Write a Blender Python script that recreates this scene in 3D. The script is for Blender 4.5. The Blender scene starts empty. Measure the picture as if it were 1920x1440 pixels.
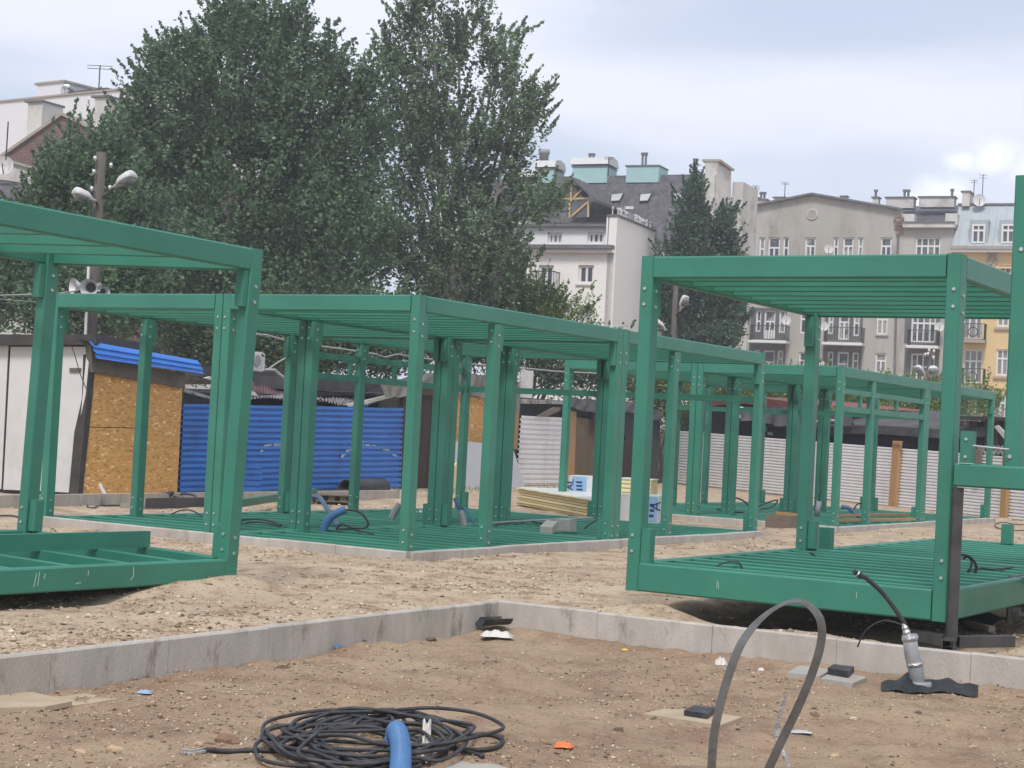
import bpy, bmesh, math, random
import numpy as np
from mathutils import Vector, Matrix
random.seed(7); rng = np.random.default_rng(7)
sc = bpy.context.scene
# ------------------------------------------------------------------ camera
F = 3261.7; PITCH = .0277; ROLL = .0513; EYE = 1.43
fw = Vector((0, math.cos(PITCH), math.sin(PITCH))); u0 = Vector((0, -math.sin(PITCH), math.cos(PITCH))); r0 = Vector((1, 0, 0))
up = math.cos(ROLL)*u0 - math.sin(ROLL)*r0; rt = math.cos(ROLL)*r0 + math.sin(ROLL)*u0
cd = bpy.data.cameras.new('camera'); cam = bpy.data.objects.new('camera', cd); sc.collection.objects.link(cam)
m = Matrix((rt, up, -fw)).transposed().to_4x4(); m.translation = Vector((0, 0, EYE)); cam.matrix_world = m
cd.sensor_fit = 'HORIZONTAL'; cd.sensor_width = 36; cd.lens = 36*F/1920; cd.clip_start = .1; cd.clip_end = 3000
sc.camera = cam
# ------------------------------------------------------------------ sun, sky, exposure
SUN_EL, SUN_AZ = math.radians(54), math.radians(192)      # azimuth clockwise from +Y (view direction)
sd = bpy.data.lights.new('sun', 'SUN'); sun = bpy.data.objects.new('sun', sd); sc.collection.objects.link(sun)
sdir = Vector((math.sin(SUN_AZ)*math.cos(SUN_EL), math.cos(SUN_AZ)*math.cos(SUN_EL), math.sin(SUN_EL)))
sun.rotation_euler = sdir.to_track_quat('Z', 'Y').to_euler(); sun.location = sdir*60
sd.energy = 2.0; sd.angle = math.radians(14); sd.color = (1, .965, .92)
w = bpy.data.worlds.new('World'); sc.world = w; w.use_nodes = True
N = w.node_tree.nodes; LK = w.node_tree.links; N.clear()
def nd(t, **k):
    n = N.new(t)
    for a, b in k.items(): setattr(n, a, b)
    return n
def mth(op, a, b=None, c=None, clamp=False):
    n = nd('ShaderNodeMath', operation=op, use_clamp=clamp)
    for i, v in enumerate((a, b, c)):
        if v is None: continue
        if isinstance(v, (int, float)): n.inputs[i].default_value = v
        else: LK.new(v, n.inputs[i])
    return n.outputs[0]
out = nd('ShaderNodeOutputWorld'); bg = nd('ShaderNodeBackground'); LK.new(bg.outputs[0], out.inputs[0])
sky = nd('ShaderNodeTexSky', sky_type='NISHITA', sun_disc=False, sun_elevation=SUN_EL, sun_rotation=SUN_AZ, air_density=1.0, dust_density=1.5, ozone_density=2.0)
bg.inputs['Strength'].default_value = .1
tc = nd('ShaderNodeTexCoord')
mp = nd('ShaderNodeMapping'); mp.inputs['Rotation'].default_value = (0, .5, .5); mp.inputs['Scale'].default_value = (1.0, 1.6, 4.5); LK.new(tc.outputs['Generated'], mp.inputs[0])
n1 = nd('ShaderNodeTexNoise'); n1.inputs['Scale'].default_value = 2.2; n1.inputs['Detail'].default_value = 7; n1.inputs['Roughness'].default_value = .45; LK.new(mp.outputs[0], n1.inputs[0])
veil = nd('ShaderNodeMapRange', interpolation_type='SMOOTHSTEP'); LK.new(n1.outputs[0], veil.inputs[0])
for i, v in ((1, .41), (2, .62), (3, .50), (4, 1.0)): veil.inputs[i].default_value = v
n2 = nd('ShaderNodeTexNoise'); n2.inputs['Scale'].default_value = 38; n2.inputs['Detail'].default_value = 8; n2.inputs['Roughness'].default_value = .62; LK.new(tc.outputs['Generated'], n2.inputs[0])
def puff(px, py, rad):
    d = (fw + rt*(px-960)/F + up*(720-py)/F).normalized()
    s = nd('ShaderNodeVectorMath', operation='SUBTRACT'); LK.new(tc.outputs['Generated'], s.inputs[0]); s.inputs[1].default_value = d
    sc_ = nd('ShaderNodeVectorMath', operation='MULTIPLY'); LK.new(s.outputs[0], sc_.inputs[0]); sc_.inputs[1].default_value = (1, 1, 1.55)
    l = nd('ShaderNodeVectorMath', operation='LENGTH'); LK.new(sc_.outputs[0], l.inputs[0])
    v = mth('SUBTRACT', 1, mth('DIVIDE', l.outputs['Value'], rad))
    return v
pf = mth('MAXIMUM', mth('MAXIMUM', puff(1765, 358, .024), puff(1800, 300, .016)), mth('MAXIMUM', puff(1862, 300, .022), puff(1950, 320, .028)))
pf = mth('MAXIMUM', pf, mth('MAXIMUM', puff(1712, 378, .016), puff(2120, 330, .035)))
cu = nd('ShaderNodeMapRange', interpolation_type='SMOOTHSTEP'); LK.new(mth('ADD', pf, mth('MULTIPLY', mth('SUBTRACT', n2.outputs[0], .5), 1.7)), cu.inputs[0])
cu.inputs[1].default_value = 0; cu.inputs[2].default_value = .95
mx1 = nd('ShaderNodeMix', data_type='RGBA'); LK.new(veil.outputs[0], mx1.inputs[0]); LK.new(sky.outputs[0], mx1.inputs[6]); mx1.inputs[7].default_value = (7.0, 7.25, 8.3, 1)
mx2 = nd('ShaderNodeMix', data_type='RGBA'); LK.new(cu.outputs[0], mx2.inputs[0]); LK.new(mx1.outputs[2], mx2.inputs[6]); mx2.inputs[7].default_value = (8.6, 8.9, 9.4, 1)
LK.new(mx2.outputs[2], bg.inputs[0])
sc.view_settings.view_transform = 'Standard'; sc.view_settings.look = 'None'; sc.view_settings.exposure = .48; sc.view_settings.gamma = 1
sc.view_settings.use_curve_mapping = False
sc.render.engine = 'CYCLES'

# ------------------------------------------------------------------ helpers
C = sc.collection
def ray(x, y): return fw + rt*((x-960)/F) + up*((720-y)/F)
CAM = Vector((0, 0, EYE))
def at_z(x, y, z):
    d = ray(x, y); return CAM + d*((z-EYE)/d.z)
def at_y(x, y, Y):
    d = ray(x, y); return CAM + d*(Y/d.y)
class Plane:                                   # a vertical wall plane through p with direction u (unit, horizontal)
    def __init__(s, p, u):
        s.p = Vector(p); s.u = Vector((u[0], u[1], 0)).normalized(); s.n = Vector((s.u.y, -s.u.x, 0))   # n towards the camera side
        if s.n.dot(CAM - s.p) < 0: s.n = -s.n
    def P(s, x, y, back=0.0):
        p = s.p - s.n*back; d = ray(x, y); return CAM + d*((p-CAM).dot(s.n)/d.dot(s.n))
    def sz(s, x, y, back=0.0):
        q = s.P(x, y, back); return (q-s.p).dot(s.u), q.z
    def W(s, a, z, back=0.0): 
        q = s.p + s.u*a - s.n*back; return Vector((q.x, q.y, z))
    def off(s, d): return Plane(s.p - s.n*d, s.u)
XF = {}
class MB:
    def __init__(s): s.v = []; s.f = []
    def add(s, vs, fs):
        o = len(s.v); s.v += [tuple(v) for v in vs]; s.f += [tuple(i+o for i in f) for f in fs]; return s
    def frame(s, o, ax, ay, az, hx, hy, hz):   # box centre o, axes, half sizes
        vs = [o + ax*(sx*hx) + ay*(sy*hy) + az*(sz*hz) for sx in (-1, 1) for sy in (-1, 1) for sz in (-1, 1)]
        return s.add(vs, [(0,1,3,2),(4,6,7,5),(0,4,5,1),(2,3,7,6),(0,2,6,4),(1,5,7,3)])
    def box(s, lo, hi, ch=0.0):
        lo = Vector(lo); hi = Vector(hi); c = (lo+hi)/2; h = (hi-lo)/2
        A = [Vector((1,0,0)), Vector((0,1,0)), Vector((0,0,1))]
        if ch <= 0: return s.frame(c, *A, h.x, h.y, h.z)
        k = max(range(3), key=lambda i: h[i]); i, j = [q for q in range(3) if q != k]
        if k == 1: i, j = j, i
        a, b = h[i], h[j]; ch = min(ch, a*.45, b*.45); pr = [(-a, -b+ch), (-a+ch, -b), (a-ch, -b), (a, -b+ch), (a, b-ch), (a-ch, b), (-a+ch, b), (-a, b-ch)]
        vs = []
        for e in (-1, 1):
            for p in pr: vs.append(c + A[i]*p[0] + A[j]*p[1] + A[k]*(h[k]*e))
        n = 8
        return s.add(vs, [tuple(range(n-1, -1, -1)), tuple(range(n, 2*n))] + [(q, (q+1) % n, (q+1) % n+n, q+n) for q in range(n)])
    def bar(s, p, q, w, h, upv=(0, 0, 1)):     # rectangular bar from p to q
        p = Vector(p); q = Vector(q); d = (q-p); L = d.length; d.normalize(); x = d.cross(Vector(upv))
        if x.length < 1e-4: x = d.cross(Vector((0, 1, 0)))
        x.normalize(); z = x.cross(d)
        return s.frame((p+q)/2, d, x, z, L/2, w/2, h/2)
    def tube(s, pts, r, n=6, cap=True):
        pts = [Vector(p) for p in pts]; m_ = len(pts); rs = r if isinstance(r, (list, tuple)) else [r]*m_
        prev = None; vs = []
        for i, p in enumerate(pts):
            t = (pts[min(i+1, m_-1)] - pts[max(i-1, 0)])
            t = t.normalized() if t.length > 1e-9 else Vector((0, 0, 1))
            if prev is None:
                x = t.cross(Vector((0, 0, 1)) if abs(t.z) < .9 else Vector((1, 0, 0))).normalized()
            else:
                x = (prev - t*prev.dot(t)).normalized()
            prev = x; y = t.cross(x)
            for k in range(n):
                a = 2*math.pi*k/n; vs.append(p + (x*math.cos(a) + y*math.sin(a))*rs[i])
        fs = [(i*n+k, i*n+(k+1) % n, (i+1)*n+(k+1) % n, (i+1)*n+k) for i in range(m_-1) for k in range(n)]
        if cap: fs += [tuple(range(n-1, -1, -1)), tuple(range((m_-1)*n, m_*n))]
        return s.add(vs, fs)
    def poly(s, pts, ext):                     # polygon extruded by vector ext
        pts = [Vector(p) for p in pts]; n = len(pts); ext = Vector(ext)
        return s.add(pts + [p+ext for p in pts], [tuple(range(n)), tuple(range(2*n-1, n-1, -1))] + [(q, q+n, (q+1) % n+n, (q+1) % n) for q in range(n)])
    def quad(s, *p): return s.add(p, [tuple(range(len(p)))])
    def grid(s, fn, nu, nv):
        vs = [fn(i/nu, j/nv) for j in range(nv+1) for i in range(nu+1)]
        return s.add(vs, [(j*(nu+1)+i, j*(nu+1)+i+1, (j+1)*(nu+1)+i+1, (j+1)*(nu+1)+i) for j in range(nv) for i in range(nu)])
    def mesh(s, name, mat):
        me = bpy.data.meshes.new(name); me.from_pydata(s.v, [], s.f)
        if mat is not None: me.materials.append(mat)
        bm = bmesh.new(); bm.from_mesh(me); bmesh.ops.recalc_face_normals(bm, faces=bm.faces); bm.to_mesh(me); bm.free()
        return me
    def build(s, name, mat, parent=None, smooth=False, kind=None, label=None, cat=None, group=None, local=False):
        if parent is not None and not local:
            M = XF.get(parent.name, Matrix()).inverted(); s.v = [tuple(M @ Vector(v)) for v in s.v]
        loc = (0, 0, 0)
        if parent is None and kind != 'structure':
            a = np.array(s.v); c = ((a[:, 0].min()+a[:, 0].max())/2, (a[:, 1].min()+a[:, 1].max())/2, a[:, 2].min()); loc = c
            s.v = [tuple(r) for r in (a - np.array(c))]
        me = s.mesh(name, mat)
        if smooth: me.polygons.foreach_set('use_smooth', [True]*len(me.polygons))
        o = bpy.data.objects.new(name, me); C.objects.link(o); o.location = loc
        if parent is not None: o.parent = parent; XF[o.name] = XF.get(parent.name, Matrix())
        else: XF[o.name] = Matrix.Translation(loc)
        if kind: o['kind'] = kind
        if label: o['label'] = label
        if cat: o['category'] = cat
        if group: o['group'] = group
        return o
def thing(name, label, cat, loc=(0, 0, 0), rotz=0, group=None, rot=None):
    o = bpy.data.objects.new(name, None); C.objects.link(o); o.empty_display_size = .2
    o.location = loc; o.rotation_euler = rot if rot else (0, 0, rotz); o['label'] = label; o['category'] = cat
    if group: o['group'] = group
    XF[o.name] = Matrix.Translation(Vector(loc)) @ o.rotation_euler.to_matrix().to_4x4()
    return o
def dup(root, loc, label, group=None):
    r = root.copy(); C.objects.link(r); r.location = loc; r['label'] = label
    XF[r.name] = Matrix.Translation(Vector(loc)) @ r.rotation_euler.to_matrix().to_4x4()
    def rec(a, b):
        for ch in list(a.children):
            c = ch.copy(); C.objects.link(c); c.parent = b; XF[c.name] = XF[r.name]; rec(ch, c)
    rec(root, r)
    return r
def inst(name, me, parent, loc, rotz=0):
    o = bpy.data.objects.new(name, me); C.objects.link(o); o.parent = parent; o.location = loc; o.rotation_euler = (0, 0, rotz); return o

# ------------------------------------------------------------------ materials
def mat(name, col, rough=.6, var=.12, scale=6, bump=.0, bscale=60, metal=0.0, col2=None, c2scale=3, c2lo=.5, c2hi=.65, spec=.4, stretch=None, dirt=None, dscale=1.2, dlo=.52, dhi=.75, island=0.0, coat=0, objc=True):
    m = bpy.data.materials.new(name); m.use_nodes = True; T = m.node_tree; nn = T.nodes; L = T.links
    b = nn['Principled BSDF']; b.inputs['Roughness'].default_value = rough; b.inputs['Metallic'].default_value = metal
    b.inputs['Specular IOR Level'].default_value = spec; b.inputs['Coat Weight'].default_value = coat
    tcn = nn.new('ShaderNodeTexCoord'); src = tcn.outputs['Object']
    geo = nn.new('ShaderNodeNewGeometry')
    if not objc: src = geo.outputs['Position']
    if stretch:
        mpn = nn.new('ShaderNodeMapping'); mpn.inputs['Scale'].default_value = stretch; L.new(src, mpn.inputs[0]); src = mpn.outputs[0]
    def noise(s, d=4, r=.6):
        n = nn.new('ShaderNodeTexNoise'); n.inputs['Scale'].default_value = s; n.inputs['Detail'].default_value = d; n.inputs['Roughness'].default_value = r; L.new(src, n.inputs[0]); return n.outputs[0]
    def ramp(x, a, c):
        n = nn.new('ShaderNodeMapRange'); n.inputs[1].default_value = a; n.inputs[2].default_value = c; L.new(x, n.inputs[0]); return n.outputs[0]
    def mix(f, a, c):
        n = nn.new('ShaderNodeMix'); n.data_type = 'RGBA'; L.new(f, n.inputs[0])
        for i, v in ((6, a), (7, c)):
            if isinstance(v, tuple): n.inputs[i].default_value = (*v[:3], 1)
            else: L.new(v, n.inputs[i])
        return n.outputs[2]
    lo = tuple(c*(1-var) for c in col); hi = tuple(min(1, c*(1+var)) for c in col)
    cc = mix(ramp(noise(scale), .3, .7), lo, hi)
    if col2: cc = mix(ramp(noise(c2scale, 5, .65), c2lo, c2hi), cc, col2)
    if dirt: cc = mix(ramp(noise(dscale, 6, .7), dlo, dhi), cc, dirt)
    if island:
        h = nn.new('ShaderNodeHueSaturation'); L.new(cc, h.inputs['Color'])
        L.new(ramp(geo.outputs['Random Per Island'], 0, 1), h.inputs['Value'])
        h2 = nn.new('ShaderNodeMapRange'); h2.inputs[3].default_value = 1-island; h2.inputs[4].default_value = 1+island; L.new(geo.outputs['Random Per Island'], h2.inputs[0]); L.new(h2.outputs[0], h.inputs['Value'])
        cc = h.outputs[0]
    L.new(cc, b.inputs['Base Color'])
    rn = nn.new('ShaderNodeMapRange'); rn.inputs[3].default_value = max(.02, rough-.08); rn.inputs[4].default_value = min(1, rough+.1); L.new(noise(scale*2.3), rn.inputs[0]); L.new(rn.outputs[0], b.inputs['Roughness'])
    if bump:
        bn = nn.new('ShaderNodeBump'); bn.inputs['Strength'].default_value = bump; bn.inputs['Distance'].default_value = .02; L.new(noise(bscale, 5), bn.inputs['Height']); L.new(bn.outputs[0], b.inputs['Normal'])
    return m
GREEN = mat('green_paint', (.034, .195, .130), .45, .13, 1.3, .06, 60, dirt=(.085, .215, .16), dscale=2.4, dlo=.62, dhi=.9, objc=False, spec=.5)
BOLT = mat('zinc', (.55, .57, .56), .35, .1, 20, metal=.7)
CONC = mat('concrete', (.44, .405, .36), .9, .14, 5, .35, 70, col2=(.37, .335, .29), c2scale=1.1, dirt=(.22, .18, .145), dscale=3.6, dlo=.57, dhi=.70, stretch=(1, 1, .45), objc=False)
CONC_L = mat('pale_concrete', (.36, .34, .30), .9, .1, 6, .2, 80, dirt=(.27, .22, .17), dscale=3)
CABLE = mat('black_rubber', (.032, .033, .037), .55, .3, 8, .1, 50, dirt=(.10, .09, .08), dscale=6, dlo=.5, dhi=.8)
STRAP = mat('galvanised_strap', (.17, .17, .16), .42, .2, 9, .1, 60, metal=.65, dirt=(.11, .10, .085), dscale=5, dlo=.45, dhi=.7)
BLUEP = mat('blue_plastic', (.06, .165, .34), .45, .12, 8, dirt=(.15, .2, .3), dscale=8, dlo=.6, dhi=.9)
GREYP = mat('grey_plastic', (.27, .28, .29), .5, .1, 8, .1, 40, dirt=(.2, .19, .17), dscale=6)
FOIL = mat('foil', (.6, .6, .6), .25, .2, 30, .6, 30, metal=.9)
TARP = mat('black_tarp', (.022, .024, .026), .5, .3, 6, .4, 18)
DSTEEL = mat('raw_steel', (.075, .073, .072), .5, .3, 5, .1, 40, metal=.35, dirt=(.08, .06, .045), dscale=5, dlo=.55, dhi=.8)
WOOD = mat('pine', (.42, .24, .105), .75, .15, 4, .2, 40, stretch=(1, 1, .15), dirt=(.27, .18, .10), dscale=4, dlo=.5, dhi=.8)
WOOD_O = mat('weathered_wood', (.20, .16, .12), .85, .25, 5, .3, 40, dirt=(.1, .08, .06), dscale=5, dlo=.45, dhi=.75)
BROWN = mat('brown_wood', (.055, .036, .026), .8, .3, 6, .3, 30, stretch=(6, 6, .4))
WHITE_SH = mat('white_sheet', (.60, .585, .57), .6, .05, 1.5, dirt=(.42, .40, .37), dscale=.9, dlo=.5, dhi=.85, objc=False)
DARKTRIM = mat('dark_trim', (.045, .04, .036), .7, .3, 5, .2, 30)
BLUESH = mat('blue_sheet', (.035, .19, .60), .42, .08, 3, col2=(.035, .13, .42), c2scale=1.5, c2lo=.5, c2hi=.7, dirt=(.13, .18, .34), dscale=1.2, dlo=.62, dhi=.85, objc=False)
BLUESH2 = mat('blue_sheet_ridge', (.035, .19, .60), .4, .08, 3, objc=False)
WHCORR = mat('white_corrugated', (.78, .77, .77), .5, .06, 3, dirt=(.56, .53, .50), dscale=.8, dlo=.55, dhi=.9, objc=False)
PATCH = mat('grey_primer', (.14, .125, .10), .85, .2, 4, .2, 30, dirt=(.08, .07, .055), dscale=3)
TINROOF = mat('tin_roof', (.36, .345, .33), .7, .3, 6, .3, 20, col2=(.12, .11, .10), c2scale=5, c2lo=.5, c2hi=.6, objc=False)
FELT = mat('roofing_felt', (.065, .062, .065), .85, .25, 3, .5, 12, dirt=(.15, .14, .135), dscale=1.2, dlo=.5, dhi=.8, objc=False)
FELT_B = mat('tar', (.018, .018, .019), .7, .4, 3, .6, 6, objc=False)
MAROON = mat('maroon_tiles', (.16, .09, .085), .7, .2, 6, .3, 30)
REDROOF = mat('red_roof', (.19, .055, .042), .65, .2, 3, .2, 30, objc=False)
TARP_G = mat('grey_tarp', (.15, .145, .125), .8, .25, 3, .6, 5, objc=False)
YELLOW = mat('insulation', (.72, .62, .34), .8, .06, 4, dirt=(.55, .45, .25), dscale=4)
WHITE_P = mat('white_wrap', (.62, .62, .60), .4, .08, 8, .4, 8)
FOAM = mat('foam_board', (.58, .61, .65), .6, .04, 4)
PRINTB = mat('blue_print', (.25, .42, .64), .4, .05, 10)
PRINTD = mat('dark_print', (.02, .04, .12), .4, .05, 10)
BLOCK = mat('aerated_block', (.33, .33, .30), .95, .1, 9, .3, 60)
AC = mat('white_enamel', (.62, .62, .60), .4, .04, 6)
LAMP = mat('lamp_shell', (.58, .59, .58), .4, .08, 9, dirt=(.4, .4, .38), dscale=9)
GLASSG = mat('lamp_glass', (.16, .17, .17), .15, .1, 9, spec=.8)
POLE = mat('old_concrete_pole', (.105, .09, .08), .95, .2, 6, .5, 30, stretch=(1, 1, .3))
PORC = mat('porcelain', (.75, .75, .73), .25, .03, 9)
WIRE = mat('pale_wire', (.30, .30, .29), .6, .1, 4)
WIRE_D = mat('dark_wire', (.03, .03, .03), .6, .1, 4)
BARK = mat('bark', (.075, .062, .05), .95, .25, 8, .6, 20, stretch=(1, 1, .3))
BIRCH = mat('birch_bark', (.24, .23, .21), .9, .25, 8, .3, 20, col2=(.07, .06, .055), c2scale=6, c2lo=.52, c2hi=.6)
CREAM = mat('cream_render', (.80, .77, .73), .9, .035, .35, dirt=(.73, .69, .64), dscale=.35, dlo=.5, dhi=.8, objc=False)
CREAM2 = mat('offwhite_render', (.75, .74, .73), .9, .04, .4, objc=False)
WHITE_R = mat('white_render', (.68, .67, .68), .9, .03, .3, dirt=(.60, .59, .58), dscale=.3, dlo=.5, dhi=.8, objc=False)
TRIM = mat('trim_white', (.68, .68, .67), .55, .04, 3)
PANE = mat('window_glass', (.075, .08, .085), .12, .5, 1.2, spec=.7, col2=(.20, .19, .175), c2scale=.9, c2lo=.52, c2hi=.62, objc=False)
PANE2 = mat('curtained_glass', (.24, .24, .225), .25, .25, .9, spec=.6, objc=False); PANE3 = mat('half_curtained_glass', (.10, .105, .11), .15, .3, 1.1, spec=.7, col2=(.34, .33, .30), c2scale=.7, c2lo=.46, c2hi=.5, objc=False)  # paler patches in the last one stand for part-drawn curtains
CURTAIN = mat('net_curtain', (.40, .40, .38), .8, .1, 3)
SLATE = mat('bitumen_shingles', (.085, .08, .088), .85, .35, 2.5, .3, 12, dirt=(.14, .135, .145), dscale=5, dlo=.5, dhi=.65, objc=False)
TEAL = mat('pale_teal_panel', (.33, .50, .49), .6, .06, 2)
ZINC = mat('zinc_roof', (.36, .40, .42), .55, .12, .8, metal=.1, dirt=(.28, .31, .33), dscale=.8, objc=False)
GREYPL = mat('old_grey_plaster', (.42, .395, .36), .95, .10, .55, .3, 6, col2=(.35, .33, .285), c2scale=.35, c2lo=.45, c2hi=.65, dirt=(.24, .225, .195), dscale=1.0, dlo=.52, dhi=.75, stretch=(1, 1, .3), objc=False)
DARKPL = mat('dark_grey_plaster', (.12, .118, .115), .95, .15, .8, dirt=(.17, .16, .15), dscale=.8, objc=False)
YELPL = mat('yellow_render', (.66, .49, .25), .9, .04, .5, dirt=(.55, .41, .22), dscale=.5, objc=False)
SILL = mat('sill_stone', (.34, .30, .26), .9, .1, 2)
RAIL = mat('black_iron', (.025, .025, .025), .6, .1, 4)
CHIM = mat('chimney_render', (.55, .53, .50), .95, .12, .8, .2, 10, dirt=(.28, .25, .23), dscale=.9, dlo=.5, dhi=.75, objc=False)
DISH = mat('dish_grey', (.55, .54, .53), .5, .05, 5)
YFRAME = mat('yellow_timber', (.52, .36, .15), .6, .1, 3)
ROOFG = mat('grey_roof_edge', (.15, .15, .155), .8, .2, 2, objc=False)
BIN = mat('plastic_bag', (.62, .59, .54), .4, .1, 12, .6, 20)
ORANGE = mat('orange_plastic', (.7, .18, .05), .5, .1, 10)
STEELG = mat('grey_painted_steel', (.115, .12, .115), .6, .15, 5, .1, 40)
BRICKW = bpy.data.materials.new('old_brick'); BRICKW.use_nodes = True
def brick_nodes():
    T = BRICKW.node_tree; nn = T.nodes; L = T.links; b = nn['Principled BSDF']; b.inputs['Roughness'].default_value = .95
    g = nn.new('ShaderNodeTexCoord'); br = nn.new('ShaderNodeTexBrick'); L.new(g.outputs['UV'], br.inputs[0])
    br.inputs['Scale'].default_value = 1; br.inputs['Brick Width'].default_value = .26; br.inputs['Row Height'].default_value = .08; br.inputs['Mortar Size'].default_value = .012
    br.inputs['Color1'].default_value = (.20, .075, .055, 1); br.inputs['Color2'].default_value = (.11, .055, .045, 1); br.inputs['Mortar'].default_value = (.22, .19, .17, 1)
    n = nn.new('ShaderNodeTexNoise'); n.inputs['Scale'].default_value = 1.4; n.inputs['Detail'].default_value = 6; L.new(g.outputs['UV'], n.inputs[0])
    r = nn.new('ShaderNodeMapRange'); r.inputs[1].default_value = .45; r.inputs[2].default_value = .7; L.new(n.outputs[0], r.inputs[0])
    x = nn.new('ShaderNodeMix'); x.data_type = 'RGBA'; L.new(r.outputs[0], x.inputs[0]); L.new(br.outputs[0], x.inputs[6]); x.inputs[7].default_value = (.10, .09, .085, 1)
    L.new(x.outputs[2], b.inputs['Base Color'])
brick_nodes()
OSB = bpy.data.materials.new('strand_board'); OSB.use_nodes = True
def osb_nodes():
    T = OSB.node_tree; nn = T.nodes; L = T.links; b = nn['Principled BSDF']; b.inputs['Roughness'].default_value = .7
    g = nn.new('ShaderNodeTexCoord'); cols = []
    prev = None
    for k, (rz, sx) in enumerate(((.3, 1), (1.3, 1), (-.8, 1))):
        mp_ = nn.new('ShaderNodeMapping'); mp_.inputs['Rotation'].default_value = (0, rz, 0); mp_.inputs['Scale'].default_value = (6.5, 6.5, 22); mp_.inputs['Location'].default_value = (k*3, k, k); L.new(g.outputs['Object'], mp_.inputs[0])
        v = nn.new('ShaderNodeTexVoronoi'); v.inputs['Scale'].default_value = 1.5; L.new(mp_.outputs[0], v.inputs[0]); sp = nn.new('ShaderNodeSeparateColor'); L.new(v.outputs['Color'], sp.inputs[0])
        if prev is None: prev = sp.outputs[0]
        else:
            a = nn.new('ShaderNodeMath'); a.operation = 'MAXIMUM' if k == 1 else 'ADD'; L.new(prev, a.inputs[0]); L.new(sp.outputs[0], a.inputs[1]); prev = a.outputs[0]
    r = nn.new('ShaderNodeValToRGB'); e = r.color_ramp.elements; dv = nn.new('ShaderNodeMath'); dv.operation = 'MULTIPLY'; dv.inputs[1].default_value = .5; L.new(prev, dv.inputs[0]); L.new(dv.outputs[0], r.inputs[0])
    e[0].color = (.45, .22, .06, 1); e[0].position = .25; e[1].color = (.95, .74, .42, 1); e[1].position = .95
    q = e.new(.5); q.color = (.66, .36, .105, 1); q = e.new(.84); q.color = (.70, .39, .12, 1)
    L.new(r.outputs[0], b.inputs['Base Color'])
osb_nodes()
def leafmat(name, c1, c2, tr=.45):
    m = bpy.data.materials.new(name); m.use_nodes = True; T = m.node_tree; nn = T.nodes; L = T.links
    b = nn['Principled BSDF']; b.inputs['Roughness'].default_value = .5; b.inputs['Specular IOR Level'].default_value = .45
    g = nn.new('ShaderNodeNewGeometry'); x = nn.new('ShaderNodeMix'); x.data_type = 'RGBA'; L.new(g.outputs['Random Per Island'], x.inputs[0]); x.inputs[6].default_value = (*c1, 1); x.inputs[7].default_value = (*c2, 1)
    n = nn.new('ShaderNodeTexNoise'); n.inputs['Scale'].default_value = .9; n.inputs['Detail'].default_value = 3; L.new(g.outputs['Position'], n.inputs[0])
    h = nn.new('ShaderNodeHueSaturation'); r = nn.new('ShaderNodeMapRange'); r.inputs[1].default_value = .32; r.inputs[2].default_value = .68; r.inputs[3].default_value = .62; r.inputs[4].default_value = 1.5
    L.new(n.outputs[0], r.inputs[0]); L.new(r.outputs[0], h.inputs['Value']); L.new(x.outputs[2], h.inputs['Color']); L.new(h.outputs[0], b.inputs['Base Color'])
    t = nn.new('ShaderNodeBsdfTranslucent'); L.new(h.outputs[0], t.inputs[0]); ms = nn.new('ShaderNodeMixShader'); ms.inputs[0].default_value = tr
    L.new(b.outputs[0], ms.inputs[1]); L.new(t.outputs[0], ms.inputs[2]); L.new(ms.outputs[0], nn['Material Output'].inputs[0])
    return m
LEAF_D = leafmat('leaf_dark', (.078, .138, .075), (.165, .25, .135))
LEAF_B = leafmat('leaf_birch', (.095, .15, .085), (.23, .31, .18))
LEAF_C = leafmat('leaf_conifer', (.062, .112, .068), (.125, .195, .12))
LEAF_L = leafmat('leaf_light', (.10, .17, .035), (.23, .32, .09))

# ------------------------------------------------------------------ site axes: everything on the site is square to these
TH = math.radians(-30.8); DA = Vector((math.cos(TH), math.sin(TH), 0)); DB = Vector((-math.sin(TH), math.cos(TH), 0))
oM = at_z(762, 1033, 0); oR = at_z(1172, 1106, .087); oG = at_z(1567, 987, 0); oC = at_z(935, 1127, -.05)
def S(o, a, b, z=0): p = o + DA*a + DB*b; return Vector((p.x, p.y, z))

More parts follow.
